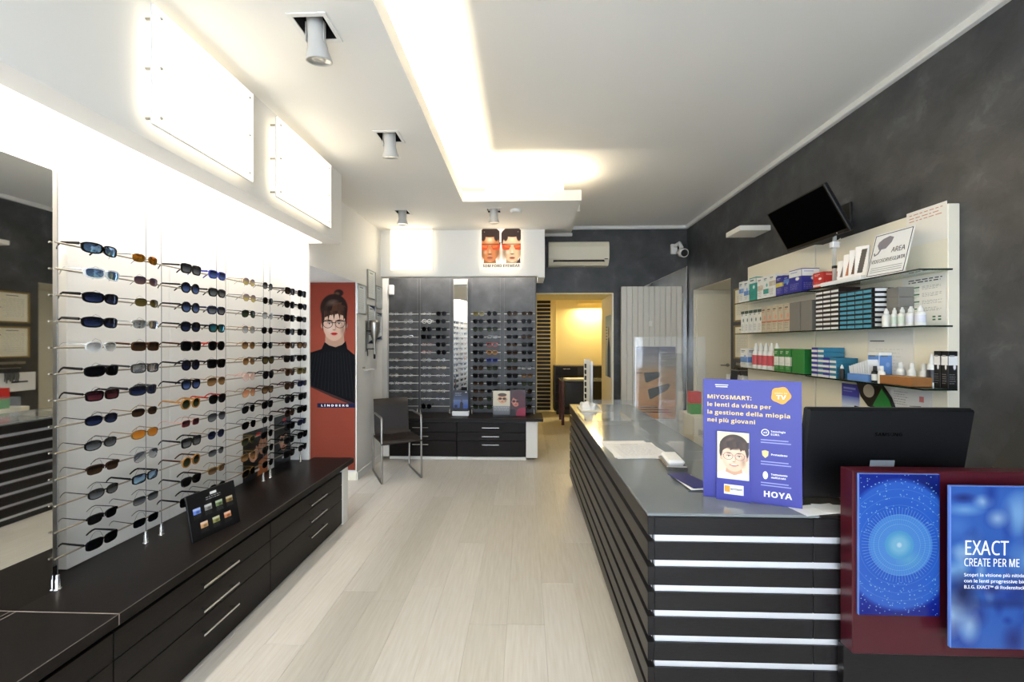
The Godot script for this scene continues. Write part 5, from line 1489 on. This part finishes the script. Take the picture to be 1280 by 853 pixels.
func shelf_goods() -> void:
	var teal := mat(rgb(44, 150, 140), 0.4)
	var white := mat(rgb(226, 228, 224), 0.45)
	var green := mat(rgb(40, 124, 58), 0.4)
	var dblue := mat(rgb(40, 44, 140), 0.4)
	var sky := mat(rgb(96, 140, 206), 0.4)
	var yel := mat(rgb(206, 190, 80), 0.4)
	var beige := mat(rgb(190, 180, 158), 0.4)
	var orange := mat(rgb(206, 104, 70), 0.4)
	var grey := mat(rgb(118, 116, 112), 0.4)
	var red := mat(rgb(188, 44, 40), 0.4)
	var pinkl := mat(rgb(196, 78, 88), 0.3)
	var dk := mat(rgb(42, 32, 30), 0.4)
	var cyan := mat(rgb(74, 150, 176), 0.4)
	var aqua := mat(rgb(44, 120, 150), 0.4)
	var Y1 := 1.9122
	var Y2 := 1.5982
	var Y3 := 1.2552
	var Y3r := 1.2502
	# top shelf, left
	var t := [["two-tone white and blue carton, far end of the top shelf", -4.26, 0.085, 0.215, white, sky, 0.55], ["white carton with blue print, second on the top shelf", -4.165, 0.085, 0.21, white, sky, 0.4], ["teal carton with white band on the top shelf", -4.05, 0.12, 0.225, teal, white, 0.85], ["first plain white carton beside the teal one", -3.925, 0.09, 0.205, white, beige, 0.5], ["middle plain white carton of the three on the top shelf", -3.83, 0.085, 0.205, white, teal, 0.3], ["third plain white carton on the top shelf, before the blue ones", -3.735, 0.09, 0.205, white, beige, 0.6], ["blue carton with yellow flash on the top shelf", -3.63, 0.10, 0.17, dblue, yel, 0.55], ["low dark blue carton between the yellow-flashed and tall blue ones", -3.535, 0.075, 0.16, dblue, sky, 0.7]]
	for q in t:
		goods("carton", q[0], "carton", Vector3(2.27, Y1, q[1]), Vector3(0.12, q[3], q[2]), q[4], q[5], "cartons on the top shelf", q[6], 0.22)
	goods("carton", "large blue and white carton, near end of the left top shelf", "carton", Vector3(2.265, Y1, -3.40), Vector3(0.14, 0.185, 0.155), dblue, white, "cartons on the top shelf", 0.82, 0.3)
	goods("carton", "red carton at the left end of the right top shelf", "carton", Vector3(2.255, Y1, -3.13), Vector3(0.13, 0.115, 0.11), red, white, "", 0.15, 0.15)
	# middle shelf, left
	for i in 5:
		goods("carton", "%s slim white carton with dark green top on the middle shelf, from the far end" % NTH[i], "carton", Vector3(2.27, Y2, -4.24 + i * 0.076), Vector3(0.11, 0.225, 0.068), white, mat(rgb(30, 70, 62), 0.4), "white cartons on the middle shelf", 0.93, 0.13)
	for i in 5:
		goods("carton", "%s beige carton with orange stripe on the middle shelf, from the far end" % NTH[i], "carton", Vector3(2.265, Y2, -3.855 + i * 0.084), Vector3(0.12, 0.235, 0.076), beige, orange, "beige cartons on the middle shelf", 0.40, 0.05)
	for i in 2:
		goods("carton", ["plain grey carton right of the beige ones, middle shelf", "plain grey carton at the near end of the left middle shelf"][i], "carton", Vector3(2.265, Y2, -3.415 + i * 0.138), Vector3(0.13, 0.235, 0.128), grey, null, "grey cartons on the middle shelf")
	# lower shelf, left
	goods("carton", "white and blue carton at the far end of the lower shelf", "carton", Vector3(2.27, Y3, -4.21), Vector3(0.12, 0.19, 0.13), white, sky, "", 0.4, 0.3)
	for i in 5:
		bottle("lens_solution_bottle", "%s red-labelled white bottle on the lower shelf, from the far end" % NTH[i], Vector3(2.26, Y3, -4.075 + i * 0.082), 0.036, 0.245, white, white, pinkl, "red bottles on the lower shelf")
	for i in 3:
		goods("carton", "%s narrow green and white carton beside the red bottles" % NTH[i], "carton", Vector3(2.255, Y3, -3.655 + i * 0.077), Vector3(0.11, 0.195, 0.070), green, white, "green cartons on the lower shelf", 0.45, 0.4)
	goods("carton", "broad green carton at the near end of the left lower shelf", "carton", Vector3(2.265, Y3, -3.365), Vector3(0.14, 0.195, 0.15), green, null, "green cartons on the lower shelf")
	# middle shelf, right: stacks of lens boxes
	for c in 3:
		for r in 9:
			goods("lens_box", "brown and white lens box, %s column, %s from the bottom, left stack" % [NTH[c], NTH[r]], "box", Vector3(2.262, Y2 + r * 0.0328, -3.115 + c * 0.076), Vector3(0.15, 0.0318, 0.071), dk, white, "brown and white lens boxes", 0.25, 0.46, false, true)
	for c in 4:
		for r in 8:
			goods("lens_box", "light blue and black lens box, %s column, %s from the bottom" % [NTH[c], NTH[r]], "box", Vector3(2.255, Y2 + r * 0.0318, -2.882 + c * 0.066), Vector3(0.14, 0.0308, 0.0625), M.black, cyan, "light blue lens boxes", 0.30, 0.58, c == 3, true)
	for i in 4:
		goods("carton", ["bottom", "second", "third", "topmost"][i] + " plain grey box of the pile behind the white bottles", "box", Vector3(2.30, Y2 + i * 0.0605, -2.585), Vector3(0.09, 0.06, 0.085), grey, null, "grey boxes behind the white bottles")
	var bz := [-2.57, -2.515, -2.465, -2.41, -2.355]
	for i in 5:
		bottle("dropper_bottle", "%s white dropper bottle from the lens boxes, middle shelf" % NTH[i], Vector3(2.205, Y2, bz[i]), [0.021, 0.017, 0.019, 0.024, 0.024][i], 0.112, white, white, [white, mat(rgb(206, 220, 206), 0.4), mat(rgb(206, 220, 206), 0.4), mat(rgb(220, 222, 228), 0.4), mat(rgb(212, 214, 224), 0.4)][i], "white dropper bottles")
	# lower shelf, right
	for c in 2:
		for r in 6:
			goods("lens_box", "blue and white lens box, far stack, %s column, %s from the bottom" % [NTH[c], NTH[r]], "box", Vector3(2.265, Y3r + r * 0.0362, -3.17 + c * 0.066), Vector3(0.15, 0.0348, 0.063), aqua if c else dblue, white, "blue and white lens boxes", 0.25, 0.48, false, true)
	for c in 2:
		for r in 4:
			goods("lens_box", "blue and white lens box, near stack, %s column, %s from the bottom" % [NTH[c], NTH[r]], "box", Vector3(2.25, Y3r + r * 0.0362, -3.03 + c * 0.066), Vector3(0.15, 0.0348, 0.063), aqua if c else dblue, white, "blue and white lens boxes", 0.25, 0.48, false, true)
	goods("carton", "light blue and white carton behind the tissues, lower shelf", "carton", Vector3(2.305, Y3r, -2.735), Vector3(0.08, 0.19, 0.085), white, sky, "", 0.5, 0.8)
	goods("sachet_carton", "blue open carton full of white sachets, lower shelf", "carton", Vector3(2.235, Y3r, -2.77), Vector3(0.09, 0.045, 0.17), sky, null, "")
	for i in 9:
		solo("sachet", bx(Vector3(0.075, 0.05 + 0.006 * i, 0.006), 0.002), M.paper, "%s white sachet from the far end of the blue open carton" % NTH[i], "sachet", Vector3(2.235, Y3r + 0.0455 + 0.025 + 0.003 * i, -2.845 + i * 0.0185), Vector3(-8, 0, 0), "white sachets")
	bottle("dropper_bottle", "small bottle with white cap before the near blue stack", Vector3(2.19, Y3r, -2.90), 0.016, 0.10, M.black, white, null, "", true)
	bottle("spray_bottle", "small black bottle right of the sachet carton", Vector3(2.20, Y3r, -2.645), 0.018, 0.105, M.black, M.black, white, "", false)
	bottle("spray_bottle", "white bottle just right of the black bottle, lower shelf", Vector3(2.20, Y3r, -2.598), 0.019, 0.108, white, white, null, "", false)
	for i in 3:
		bottle("spray_bottle", ["first", "second", "third"][i] + " white bottle standing behind the brown cardboard tray", Vector3(2.315, Y3r, -2.60 + i * 0.075), 0.021, 0.13, white, white, null, "white bottles behind the brown tray", false)
	var kraft := mat(rgb(150, 100, 52), 0.7)
	var o := thing("cardboard_tray", "brown cardboard tray at the near end of the lower shelf", "tray", Vector3(2.225, Y3r, -2.47))
	var tb := B.new()
	tb.box(Vector3(0, 0.002, 0), Vector3(0.11, 0.004, 0.21))
	for s in [-1, 1]:
		tb.box(Vector3(s * 0.0535, 0.027, 0), Vector3(0.003, 0.054, 0.21))
		tb.box(Vector3(0, 0.027, s * 0.1035), Vector3(0.104, 0.054, 0.003))
	part(o, "tray", tb.mesh(), kraft)
	part(o, "contents", bx(Vector3(0.095, 0.012, 0.195), 0.003), mat(rgb(176, 132, 70), 0.6), Vector3(0, 0.046, 0))
	bottle("spray_bottle", "tall white spray bottle before the black box, near shelf end", Vector3(2.30, Y3r, -2.39), 0.020, 0.19, white, white, mat(rgb(40, 40, 44), 0.4), "", true)
	for i in 2:
		goods("carton", ["black upright carton behind the tall white spray bottle", "black upright carton with white print at the shelf's near end"][i], "carton", Vector3(2.32, Y3r, -2.355 + i * 0.042), Vector3(0.05, 0.205, 0.036), M.black, M.paper, "black upright cartons", 0.75, 0.25)
	# top shelf, right: white tray with cards, sign
	var tr := thing("card_tray", "low white tray with price cards on the right top shelf", "tray", Vector3(2.235, Y1, -2.90))
	part(tr, "tray", bx(Vector3(0.13, 0.028, 0.36), 0.003), M.paper, Vector3(0, 0.014, 0))
	var st := thing("acrylic_stand", "clear acrylic rod stand at the left end of the white tray", "stand", Vector3(2.235, Y1 + 0.0282, -3.03))
	part(st, "rod", bx(Vector3(0.02, 0.36, 0.02), 0.002), mat(rgb(225, 228, 224), 0.06, 0.0, 0.5), Vector3(0, 0.18, 0))
	part(st, "clip", B.new().box(Vector3(0, 0.27, 0.0), Vector3(0.05, 0.045, 0.04), 0.004).tube([Vector3(0, 0.29, 0.02), Vector3(-0.01, 0.30, 0.07), Vector3(-0.01, 0.27, 0.07), Vector3(0, 0.265, 0.02)], 0.002, 6).mesh(), M.alu)
	part(st, "hinge", bx(Vector3(0.024, 0.02, 0.024), 0.002), M.black, Vector3(0, 0.11, 0))
	var bk := thing("wire_basket", "small white wire basket behind the price cards", "basket", Vector3(2.27, Y1 + 0.0282, -2.945))
	var wb := B.new()
	for i in 6:
		wb.tube([Vector3(-0.03, 0, -0.05 + i * 0.02), Vector3(-0.03, 0.10, -0.05 + i * 0.02)], 0.0016, 5)
	for yy in [0.004, 0.05, 0.10]:
		wb.tube([Vector3(0.03, yy, -0.05), Vector3(-0.03, yy, -0.05), Vector3(-0.03, yy, 0.05), Vector3(0.03, yy, 0.05)], 0.0016, 5)
	part(bk, "wires", wb.mesh(), M.white)
	for i in 4:
		var cp := Pic.new(32, 80, rgb(236, 232, 226))
		cp.poly([[0.5, 0.1], [0.9, 0.1], [0.6, 0.9], [0.2, 0.9]], [rgb(110, 92, 84), rgb(176, 104, 62), rgb(92, 60, 40), rgb(70, 66, 62)][i])
		var pc := thing("price_card", ["grey-striped leaning card beside the wire basket", "card with orange stripe in the white tray", "card with dark brown stripe in the white tray", "grey card just left of the surveillance sign"][i], "card", Vector3(2.205 + i * 0.004, Y1 + 0.0284, -2.90 + i * 0.045), -62)
		part(pc, "card", bx(Vector3(0.075, [0.13, 0.165, 0.185, 0.20][i], 0.014), 0.001), M.paper, Vector3(0, [0.066, 0.083, 0.093, 0.10][i], 0), Vector3(-6, 0, 0))
		part(pc, "print", sheet(0.072, [0.126, 0.16, 0.18, 0.195][i]), cp.mat(0.4), Vector3(0, [0.066, 0.083, 0.093, 0.10][i], 0.0078), Vector3(-6, 0, 0))
	var sg := thing("sign", "white surveillance sign with a camera drawing leaning on the top shelf", "sign", Vector3(2.195, Y1, -2.57), -86)
	var lean := Vector3(-14, 0, 0)
	var pl := part(sg, "plate", bx(Vector3(0.25, 0.285, 0.004), 0.001), M.paper, Vector3(0, 0.139, -0.03), lean)
	var bd := B.new()
	for s in [-1, 1]:
		bd.box(Vector3(s * 0.116, 0, 0), Vector3(0.004, 0.268, 0.0008))
		bd.box(Vector3(0, s * 0.132, 0), Vector3(0.232, 0.004, 0.0008))
	part(pl, "border", bd.mesh(), M.ink, Vector3(0, 0, 0.0024))
	var cam := B.new()
	var body := PackedVector2Array([Vector2(-0.09, 0.07), Vector2(-0.075, 0.04), Vector2(-0.03, 0.04), Vector2(0.0, 0.075), Vector2(0.008, 0.105), Vector2(-0.02, 0.118), Vector2(-0.06, 0.108), Vector2(-0.085, 0.09)])
	cam.prism(body, 0.001, Transform3D(Basis.IDENTITY, Vector3(0.0, -0.005, 0.0)))
	cam.tube([Vector3(-0.06, 0.04, 0), Vector3(-0.075, 0.01, 0), Vector3(-0.095, 0.0, 0), Vector3(-0.1, 0.015, 0)], 0.004, 6)
	part(pl, "camera_drawing", cam.mesh(), mat(rgb(130, 126, 134), 0.5), Vector3(0, 0, 0.0026))
	text(pl, "AREA", 0.030, M.ink, Vector3(0.055, 0.015, 0.0028), Vector3.ZERO, 0.085, false, 1)
	text(pl, "VIDEOSORVEGLIATA", 0.022, M.ink, Vector3(0.0, -0.042, 0.0028), Vector3.ZERO, 0.215, false, 1)
	for k in 3:
		part(pl, "lettering", bx(Vector3(0.2, 0.0035, 0.0008)), mat(rgb(150, 150, 150), 0.6), Vector3(0, -0.085 - k * 0.013, 0.0024))
	var nt := Pic.new(96, 96, rgb(236, 232, 222))
	nt.lines(0.08, 0.1, 0.85, 3, 0.09, 0.03, rgb(200, 130, 110), 4)
	note("cream paper sheet sticking up behind the surveillance sign", Vector3(2.3495, 2.19, -2.475), 0.24, 0.21, nt.mat(0.6))
	# notices on the panel
	var g := Pic.new(180, 256, rgb(232, 230, 220))
	g.lines(0.15, 0.05, 0.8, 2, 0.045, 0.022, rgb(40, 44, 42), 6)
	for k in 4:
		g.rect(0.12, 0.20 + k * 0.15, 0.30, 0.03, rgb(58, 120, 84))
		g.lines(0.48, 0.20 + k * 0.15, 0.46, 3, 0.03, 0.008, rgb(140, 142, 138), 10 + k)
		g.lines(0.12, 0.255 + k * 0.15, 0.3, 2, 0.03, 0.01, rgb(130, 170, 140), 20 + k)
	for k in 4:
		g.rect(0.72 + 0.12 * (k % 2), 0.83 + 0.06 * int(k / 2.0), 0.07, 0.035, rgb(60, 110, 70))
	note("large notice with green headings between the upper and middle shelves", Vector3(2.3485, 1.75, -2.49), 0.26, 0.285, g.mat(0.6))
	var n2 := Pic.new(128, 160, rgb(222, 220, 212))
	n2.rect(0.06, 0.2, 0.34, 0.02, rgb(60, 60, 62))
	n2.lines(0.2, 0.38, 0.6, 7, 0.07, 0.01, rgb(170, 168, 164), 9)
	note("grey printed notice above the white bottles of the lower shelf", Vector3(2.3495, 1.42, -2.715), 0.33, 0.32, n2.mat(0.6))
	var n3 := Pic.new(160, 96, rgb(222, 220, 216))
	n3.lines(0.12, 0.12, 0.35, 6, 0.09, 0.03, rgb(140, 140, 142), 12)
	n3.rect(0.72, 0.2, 0.1, 0.2, rgb(200, 120, 120)).line(0.5, 0.6, 0.75, 0.55, 0.01, rgb(40, 40, 44))
	note("signed form on the panel just above the monitor", Vector3(2.3495, 1.13, -2.575), 0.28, 0.17, n3.mat(0.6))
	var n4 := Pic.new(96, 160, rgb(64, 66, 170))
	n4.grad(0.35, 0.6, rgb(100, 120, 200), rgb(210, 222, 236)).grad(0.6, 1.0, rgb(210, 222, 236), rgb(120, 160, 190))
	n4.rect(0.1, 0.1, 0.7, 0.06, rgb(150, 156, 224)).rect(0.1, 0.2, 0.5, 0.03, rgb(130, 136, 214))
	note("blue leaflet on the panel left of the green packet", Vector3(2.3495, 1.075, -3.03), 0.16, 0.26, n4.mat(0.4), "leaflet")
	var gp := thing("round_packet", "green and black fan-shaped packet under the lower shelf", "packet", Vector3(2.345, 1.10, -2.80), -90)
	var fan := PackedVector2Array([Vector2(-0.16, 0.13), Vector2(0.05, 0.12), Vector2(0.11, 0.05), Vector2(0.15, -0.04), Vector2(0.16, -0.10), Vector2(0.05, -0.05), Vector2(-0.06, -0.03), Vector2(-0.12, 0.03)])
	part(gp, "pack", B.new().prism(fan, 0.012).mesh(), M.black, Vector3(0, 0, 0.008))
	var fan2 := PackedVector2Array([Vector2(-0.02, -0.02), Vector2(0.05, 0.10), Vector2(0.10, 0.04), Vector2(0.14, -0.05), Vector2(0.14, -0.085), Vector2(0.05, -0.04)])
	part(gp, "green_print", B.new().prism(fan2, 0.002).mesh(), green, Vector3(0, 0, 0.015))
	part(gp, "lens_print", B.new().lathe([Vector2(0, 0), Vector2(0.04, 0), Vector2(0.045, 0.002), Vector2(0, 0.002)], 20, Transform3D(Basis(Vector3.RIGHT, PI / 2), Vector3.ZERO)).mesh(), beige, Vector3(-0.05, 0.075, 0.0145))
	var bl := thing("blister_strip", "dark blister strip of four contact lens cells under the green packet", "packet", Vector3(2.335, 1.0, -2.85), -90)
	part(bl, "card", bx(Vector3(0.26, 0.085, 0.008), 0.001), M.ink, Vector3(0, 0, 0.0), Vector3(0, 0, -6))
	for i in 4:
		part(bl, "cell", bx(Vector3(0.044, 0.045, 0.012), 0.004), [green, cyan, green, cyan][i], Vector3(-0.092 + i * 0.06, 0.014 - i * 0.006, 0.006), Vector3(0, 0, -6))
	# certificates and bags on the dark wall beyond the shelves
	for i in 2:
		framed("framed_certificate", ["upper gold-framed certificate on the dark right wall by the doorway", "lower gold-framed certificate on the dark right wall by the doorway"][i], "certificate", Vector3(2.4148, 1.93 - i * 0.42, -4.62), -90, 0.34, 0.38, mat(rgb(150, 130, 84), 0.35, 0.6), doc(60 + i, Color(0.9, 0.88, 0.8)), 0.02, "gold-framed certificates on the right wall")
	var rl := thing("bag_rail", "small steel hook rail on the right wall below the certificates", "hook rail", Vector3(2.4148, 1.26, -4.60), -90)
	part(rl, "bar", B.new().box(Vector3(0, 0, 0.006), Vector3(0.30, 0.03, 0.012), 0.002).tube([Vector3(0.0, 0, 0.012), Vector3(0.0, -0.01, 0.05), Vector3(0.0, 0.012, 0.06)], 0.004, 6).mesh(), M.steel)
	var bg := thing("shopping_bag", "white paper shopping bag with black cord hanging on the right wall", "bag", Vector3(2.345, 0.925, -4.60), -90)
	part(bg, "body", bx(Vector3(0.36, 0.22, 0.07), 0.004), M.paper, Vector3(0, 0.11, 0))
	part(bg, "cord", B.new().tube([Vector3(-0.09, 0.215, 0.01), Vector3(-0.05, 0.29, 0.01), Vector3(0.0, 0.325, 0.01), Vector3(0.05, 0.29, 0.01), Vector3(0.09, 0.215, 0.01)], 0.004, 6).tube([Vector3(-0.06, 0.215, -0.012), Vector3(0.0, 0.322, -0.012), Vector3(0.06, 0.215, -0.012)], 0.004, 6).mesh(), M.black)
	part(bg, "print", bx(Vector3(0.16, 0.02, 0.001)), M.ink, Vector3(-0.02, 0.11, 0.0355))
	var hg := thing("hanging_cords", "bunch of black spectacle cords hanging at the end of the lower shelf", "cords", Vector3(2.27, 1.03, -4.51), -90)
	for i in 8:
		part(hg, "cord", B.new().tube([Vector3(-0.06 + i * 0.017, 0.17, 0), Vector3(-0.065 + i * 0.018, 0.08, 0.01), Vector3(-0.06 + i * 0.017, 0.02 * (i % 3), 0.0)], 0.006, 6).mesh(), M.black)
	part(hg, "bar", B.new().tube([Vector3(-0.09, 0.175, 0), Vector3(0.09, 0.175, 0)], 0.006, 6).tube([Vector3(0.06, 0.175, 0), Vector3(0.06, 0.175, -0.145)], 0.005, 6).mesh(), M.steel)
	# tv and small wall shelf
	var tv := thing("television", "black flat television tilted down on a bracket high on the dark wall", "television", Vector3(2.115, 2.425, -3.155), -90)
	var tilt := Transform3D(Basis(Vector3.RIGHT, deg_to_rad(29)), Vector3.ZERO)
	var b1 := part(tv, "body", bx(Vector3(0.66, 0.37, 0.03), 0.006), M.plastic, Vector3.ZERO)
	b1.transform = tilt
	var scr := mat(rgb(4, 4, 5), 0.5)
	scr.metallic_specular = 0.05
	var b2 := part(tv, "screen", bx(Vector3(0.625, 0.33, 0.002)), scr)
	b2.transform = tilt * Transform3D(Basis.IDENTITY, Vector3(0, 0.008, 0.0152))
	var ld := part(tv, "indicator", bx(Vector3(0.006, 0.006, 0.002)), M.textwhite)
	ld.transform = tilt * Transform3D(Basis.IDENTITY, Vector3(0.22, -0.166, 0.016))
	part(tv, "bracket", B.new().tube([Vector3(0, 0, -0.01), Vector3(0, 0.0, -0.16), Vector3(0, 0.02, -0.295)], 0.018).box(Vector3(0, 0.02, -0.29), Vector3(0.12, 0.2, 0.018), 0.003).mesh(), M.black)
	solo("wall_shelf", span(Vector3(2.115, 2.612, -4.10), Vector3(2.4145, 2.663, -4.385), 0.004)[0], M.white, "small white floating shelf on the dark wall left of the television", "shelf", span(Vector3(2.115, 2.612, -4.10), Vector3(2.4145, 2.663, -4.385))[1])

func bench_cards() -> void:
	# easel placard on the left bench
	var p := Pic.new(256, 224, rgb(16, 16, 18))
	p.lines(0.36, 0.16, 0.36, 2, 0.045, 0.014, rgb(170, 170, 170), 3)
	p.rect(0.46, 0.07, 0.14, 0.06, rgb(230, 230, 230))
	var th := [[0.08, 0.32, rgb(110, 140, 220)], [0.31, 0.32, rgb(140, 140, 138)], [0.54, 0.32, rgb(110, 130, 84)], [0.77, 0.32, rgb(140, 116, 66)], [0.18, 0.66, rgb(206, 160, 110)], [0.43, 0.66, rgb(150, 150, 90)], [0.68, 0.66, rgb(222, 140, 92)]]
	for q in th:
		p.rect(q[0], q[1], 0.15, 0.13, q[2])
		p.rect(q[0], q[1], 0.15, 0.05, (q[2] as Color).lightened(0.45))
		p.ell(q[0] + 0.09, q[1] + 0.09, 0.05, 0.04, (q[2] as Color).darkened(0.35), 0.6)
		p.lines(q[0], q[1] + 0.155, 0.17, 4, 0.022, 0.008, rgb(120, 120, 122), int(q[0] * 100))
	var o := thing("placard", "black easel placard with seven small photos on the left bench", "placard", Vector3(-1.622, 0.5052, -2.095), 77)
	part(o, "board", bx(Vector3(0.262, 0.232, 0.010), 0.001), M.black, Vector3(0, 0.1135, -0.024), Vector3(-12, 0, 0))
	part(o, "print", sheet(0.256, 0.226), p.mat(0.3), Vector3(0, 0.1135 + 0.0012, -0.024 + 0.0056), Vector3(-12, 0, 0))
	part(o, "rear_strut", bx(Vector3(0.08, 0.19, 0.003)), M.black, Vector3(0, 0.094, -0.078), Vector3(17, 0, 0))
	# portrait cards behind the rails
	for i in 2:
		var c := Pic.new(160, 250, rgb(26, 28, 30))
		c.grad(0, 0.22, rgb(60, 66, 66), rgb(40, 44, 46))
		c.rect(0.50, 0.07, 0.2, 0.07, rgb(206, 36, 40))
		if i == 0:
			portrait(c, 0.40, 0.48, 0.2, 0.19, rgb(214, 160, 128), rgb(20, 16, 14), rgb(150, 60, 52))
			portrait(c, 0.80, 0.38, 0.2, 0.2, rgb(190, 132, 98), rgb(20, 16, 14), rgb(140, 70, 60))
			c.ell(0.30, 0.34, 0.22, 0.1, rgb(18, 14, 13), 0.2)
			c.poly([[0.62, 0.7], [1.0, 0.6], [1.0, 1.0], [0.55, 1.0]], rgb(190, 110, 62))
		else:
			portrait(c, 0.55, 0.52, 0.26, 0.22, rgb(206, 150, 118), rgb(20, 16, 14), rgb(140, 60, 54))
			c.ell(0.55, 0.32, 0.3, 0.1, rgb(18, 14, 13), 0.2)
			for s in [-1, 1]: c.ell(0.55 + s * 0.12, 0.50, 0.11, 0.05, rgb(16, 16, 18), 0.1)
		c.rect(0.45, 0.85, 0.2, 0.05, rgb(206, 206, 206))
		var q := thing("portrait_card", ["dark advert card with two faces standing behind the left wall rails", "dark advert card with one face at the far end of the bench"][i], "card", [Vector3(-2.0, 0.5052, -2.96), Vector3(-2.0, 0.5052, -3.295)][i], 90)
		part(q, "card", bx(Vector3([0.27, 0.22][i], [0.35, 0.40][i], 0.004), 0.0005), M.black, Vector3(0, [0.1755, 0.2005][i], 0))
		part(q, "print", sheet([0.265, 0.215][i], [0.345, 0.395][i]), c.mat(0.35), Vector3(0, [0.1755, 0.2005][i], 0.0026))
	# standees on the back bench
	var a := Pic.new(128, 160, rgb(28, 32, 44))
	a.grad(0.0, 0.45, rgb(16, 18, 26), rgb(70, 84, 120)).grad(0.45, 0.85, rgb(96, 112, 150), rgb(44, 70, 140)).grad(0.85, 1.0, rgb(14, 18, 34), rgb(10, 12, 22))
	a.poly([[0.42, 0.95], [0.46, 0.6], [0.56, 0.52], [0.66, 0.62], [0.68, 0.95]], rgb(14, 14, 20))
	a.ell(0.56, 0.47, 0.06, 0.055, rgb(90, 66, 56), 0.2)
	a.rect(0.08, 0.7, 0.2, 0.14, rgb(16, 22, 44)).rect(0.66, 0.72, 0.3, 0.16, rgb(40, 74, 150))
	a.lines(0.12, 0.1, 0.5, 3, 0.06, 0.03, rgb(150, 156, 168), 2)
	a.poly([[0.78, 0.1], [0.86, 0.04], [0.94, 0.1]], rgb(220, 224, 230))
	var s := thing("standee", "blue advert card on a white block below the narrow mirror", "advert", Vector3(-0.855, 0.5442, -5.36))
	part(s, "block", bx(Vector3(0.22, 0.055, 0.08), 0.003), M.paper, Vector3(0, 0.0275, 0))
	part(s, "card", bx(Vector3(0.20, 0.275, 0.010), 0.001), M.black, Vector3(0, 0.1927, 0.0))
	part(s, "print", sheet(0.196, 0.27), a.mat(0.35), Vector3(0, 0.1927, 0.0056))
	var b := Pic.new(128, 190, rgb(206, 198, 178))
	portrait(b, 0.54, 0.34, 0.26, 0.2, rgb(206, 160, 126), rgb(60, 44, 32), rgb(150, 90, 78))
	b.ell(0.54, 0.17, 0.28, 0.08, rgb(70, 52, 38), 0.2)
	for k in [-1, 1]: b.ell(0.54 + k * 0.12, 0.33, 0.11, 0.05, rgb(40, 26, 20), 0.1)
	b.grad(0.64, 1.0, rgb(140, 142, 146), rgb(84, 88, 94))
	b.lines(0.05, 0.68, 0.9, 3, 0.06, 0.02, rgb(190, 192, 194), 6)
	var s2 := thing("standee", "card of a man in sunglasses on the back bench", "advert", Vector3(-0.312, 0.5442, -5.30), 0)
	part(s2, "card", bx(Vector3(0.225, 0.335, 0.02), 0.001), M.black, Vector3(0, 0.1675, 0), Vector3(0, 0, 0))
	part(s2, "print", sheet(0.222, 0.31), b.mat(0.35), Vector3(0, 0.18, 0.0106))
	var c2 := Pic.new(128, 190, rgb(70, 40, 50))
	portrait(c2, 0.36, 0.45, 0.26, 0.2, rgb(196, 120, 100), rgb(40, 20, 24), rgb(150, 40, 50))
	c2.ell(0.55, 0.2, 0.42, 0.2, rgb(66, 22, 32), 0.15)
	c2.ell(0.75, 0.45, 0.24, 0.28, rgb(78, 24, 38), 0.2)
	for k in [-1, 1]: c2.ell(0.36 + k * 0.12, 0.44, 0.11, 0.05, rgb(50, 20, 24), 0.1)
	c2.poly([[0.3, 1.0], [0.5, 0.72], [1.0, 0.66], [1.0, 1.0]], rgb(150, 20, 60))
	c2.poly([[0.0, 1.0], [0.0, 0.75], [0.3, 0.75], [0.4, 1.0]], rgb(20, 16, 18))
	var s3 := thing("standee", "dark red card of a red-haired woman on the back bench", "advert", Vector3(-0.10, 0.5442, -5.34), 0)
	part(s3, "card", bx(Vector3(0.205, 0.345, 0.02), 0.001), M.black, Vector3(0, 0.1725, 0), Vector3(0, 0, 0))
	part(s3, "print", sheet(0.202, 0.34), c2.mat(0.35), Vector3(0, 0.1725, 0.0106))
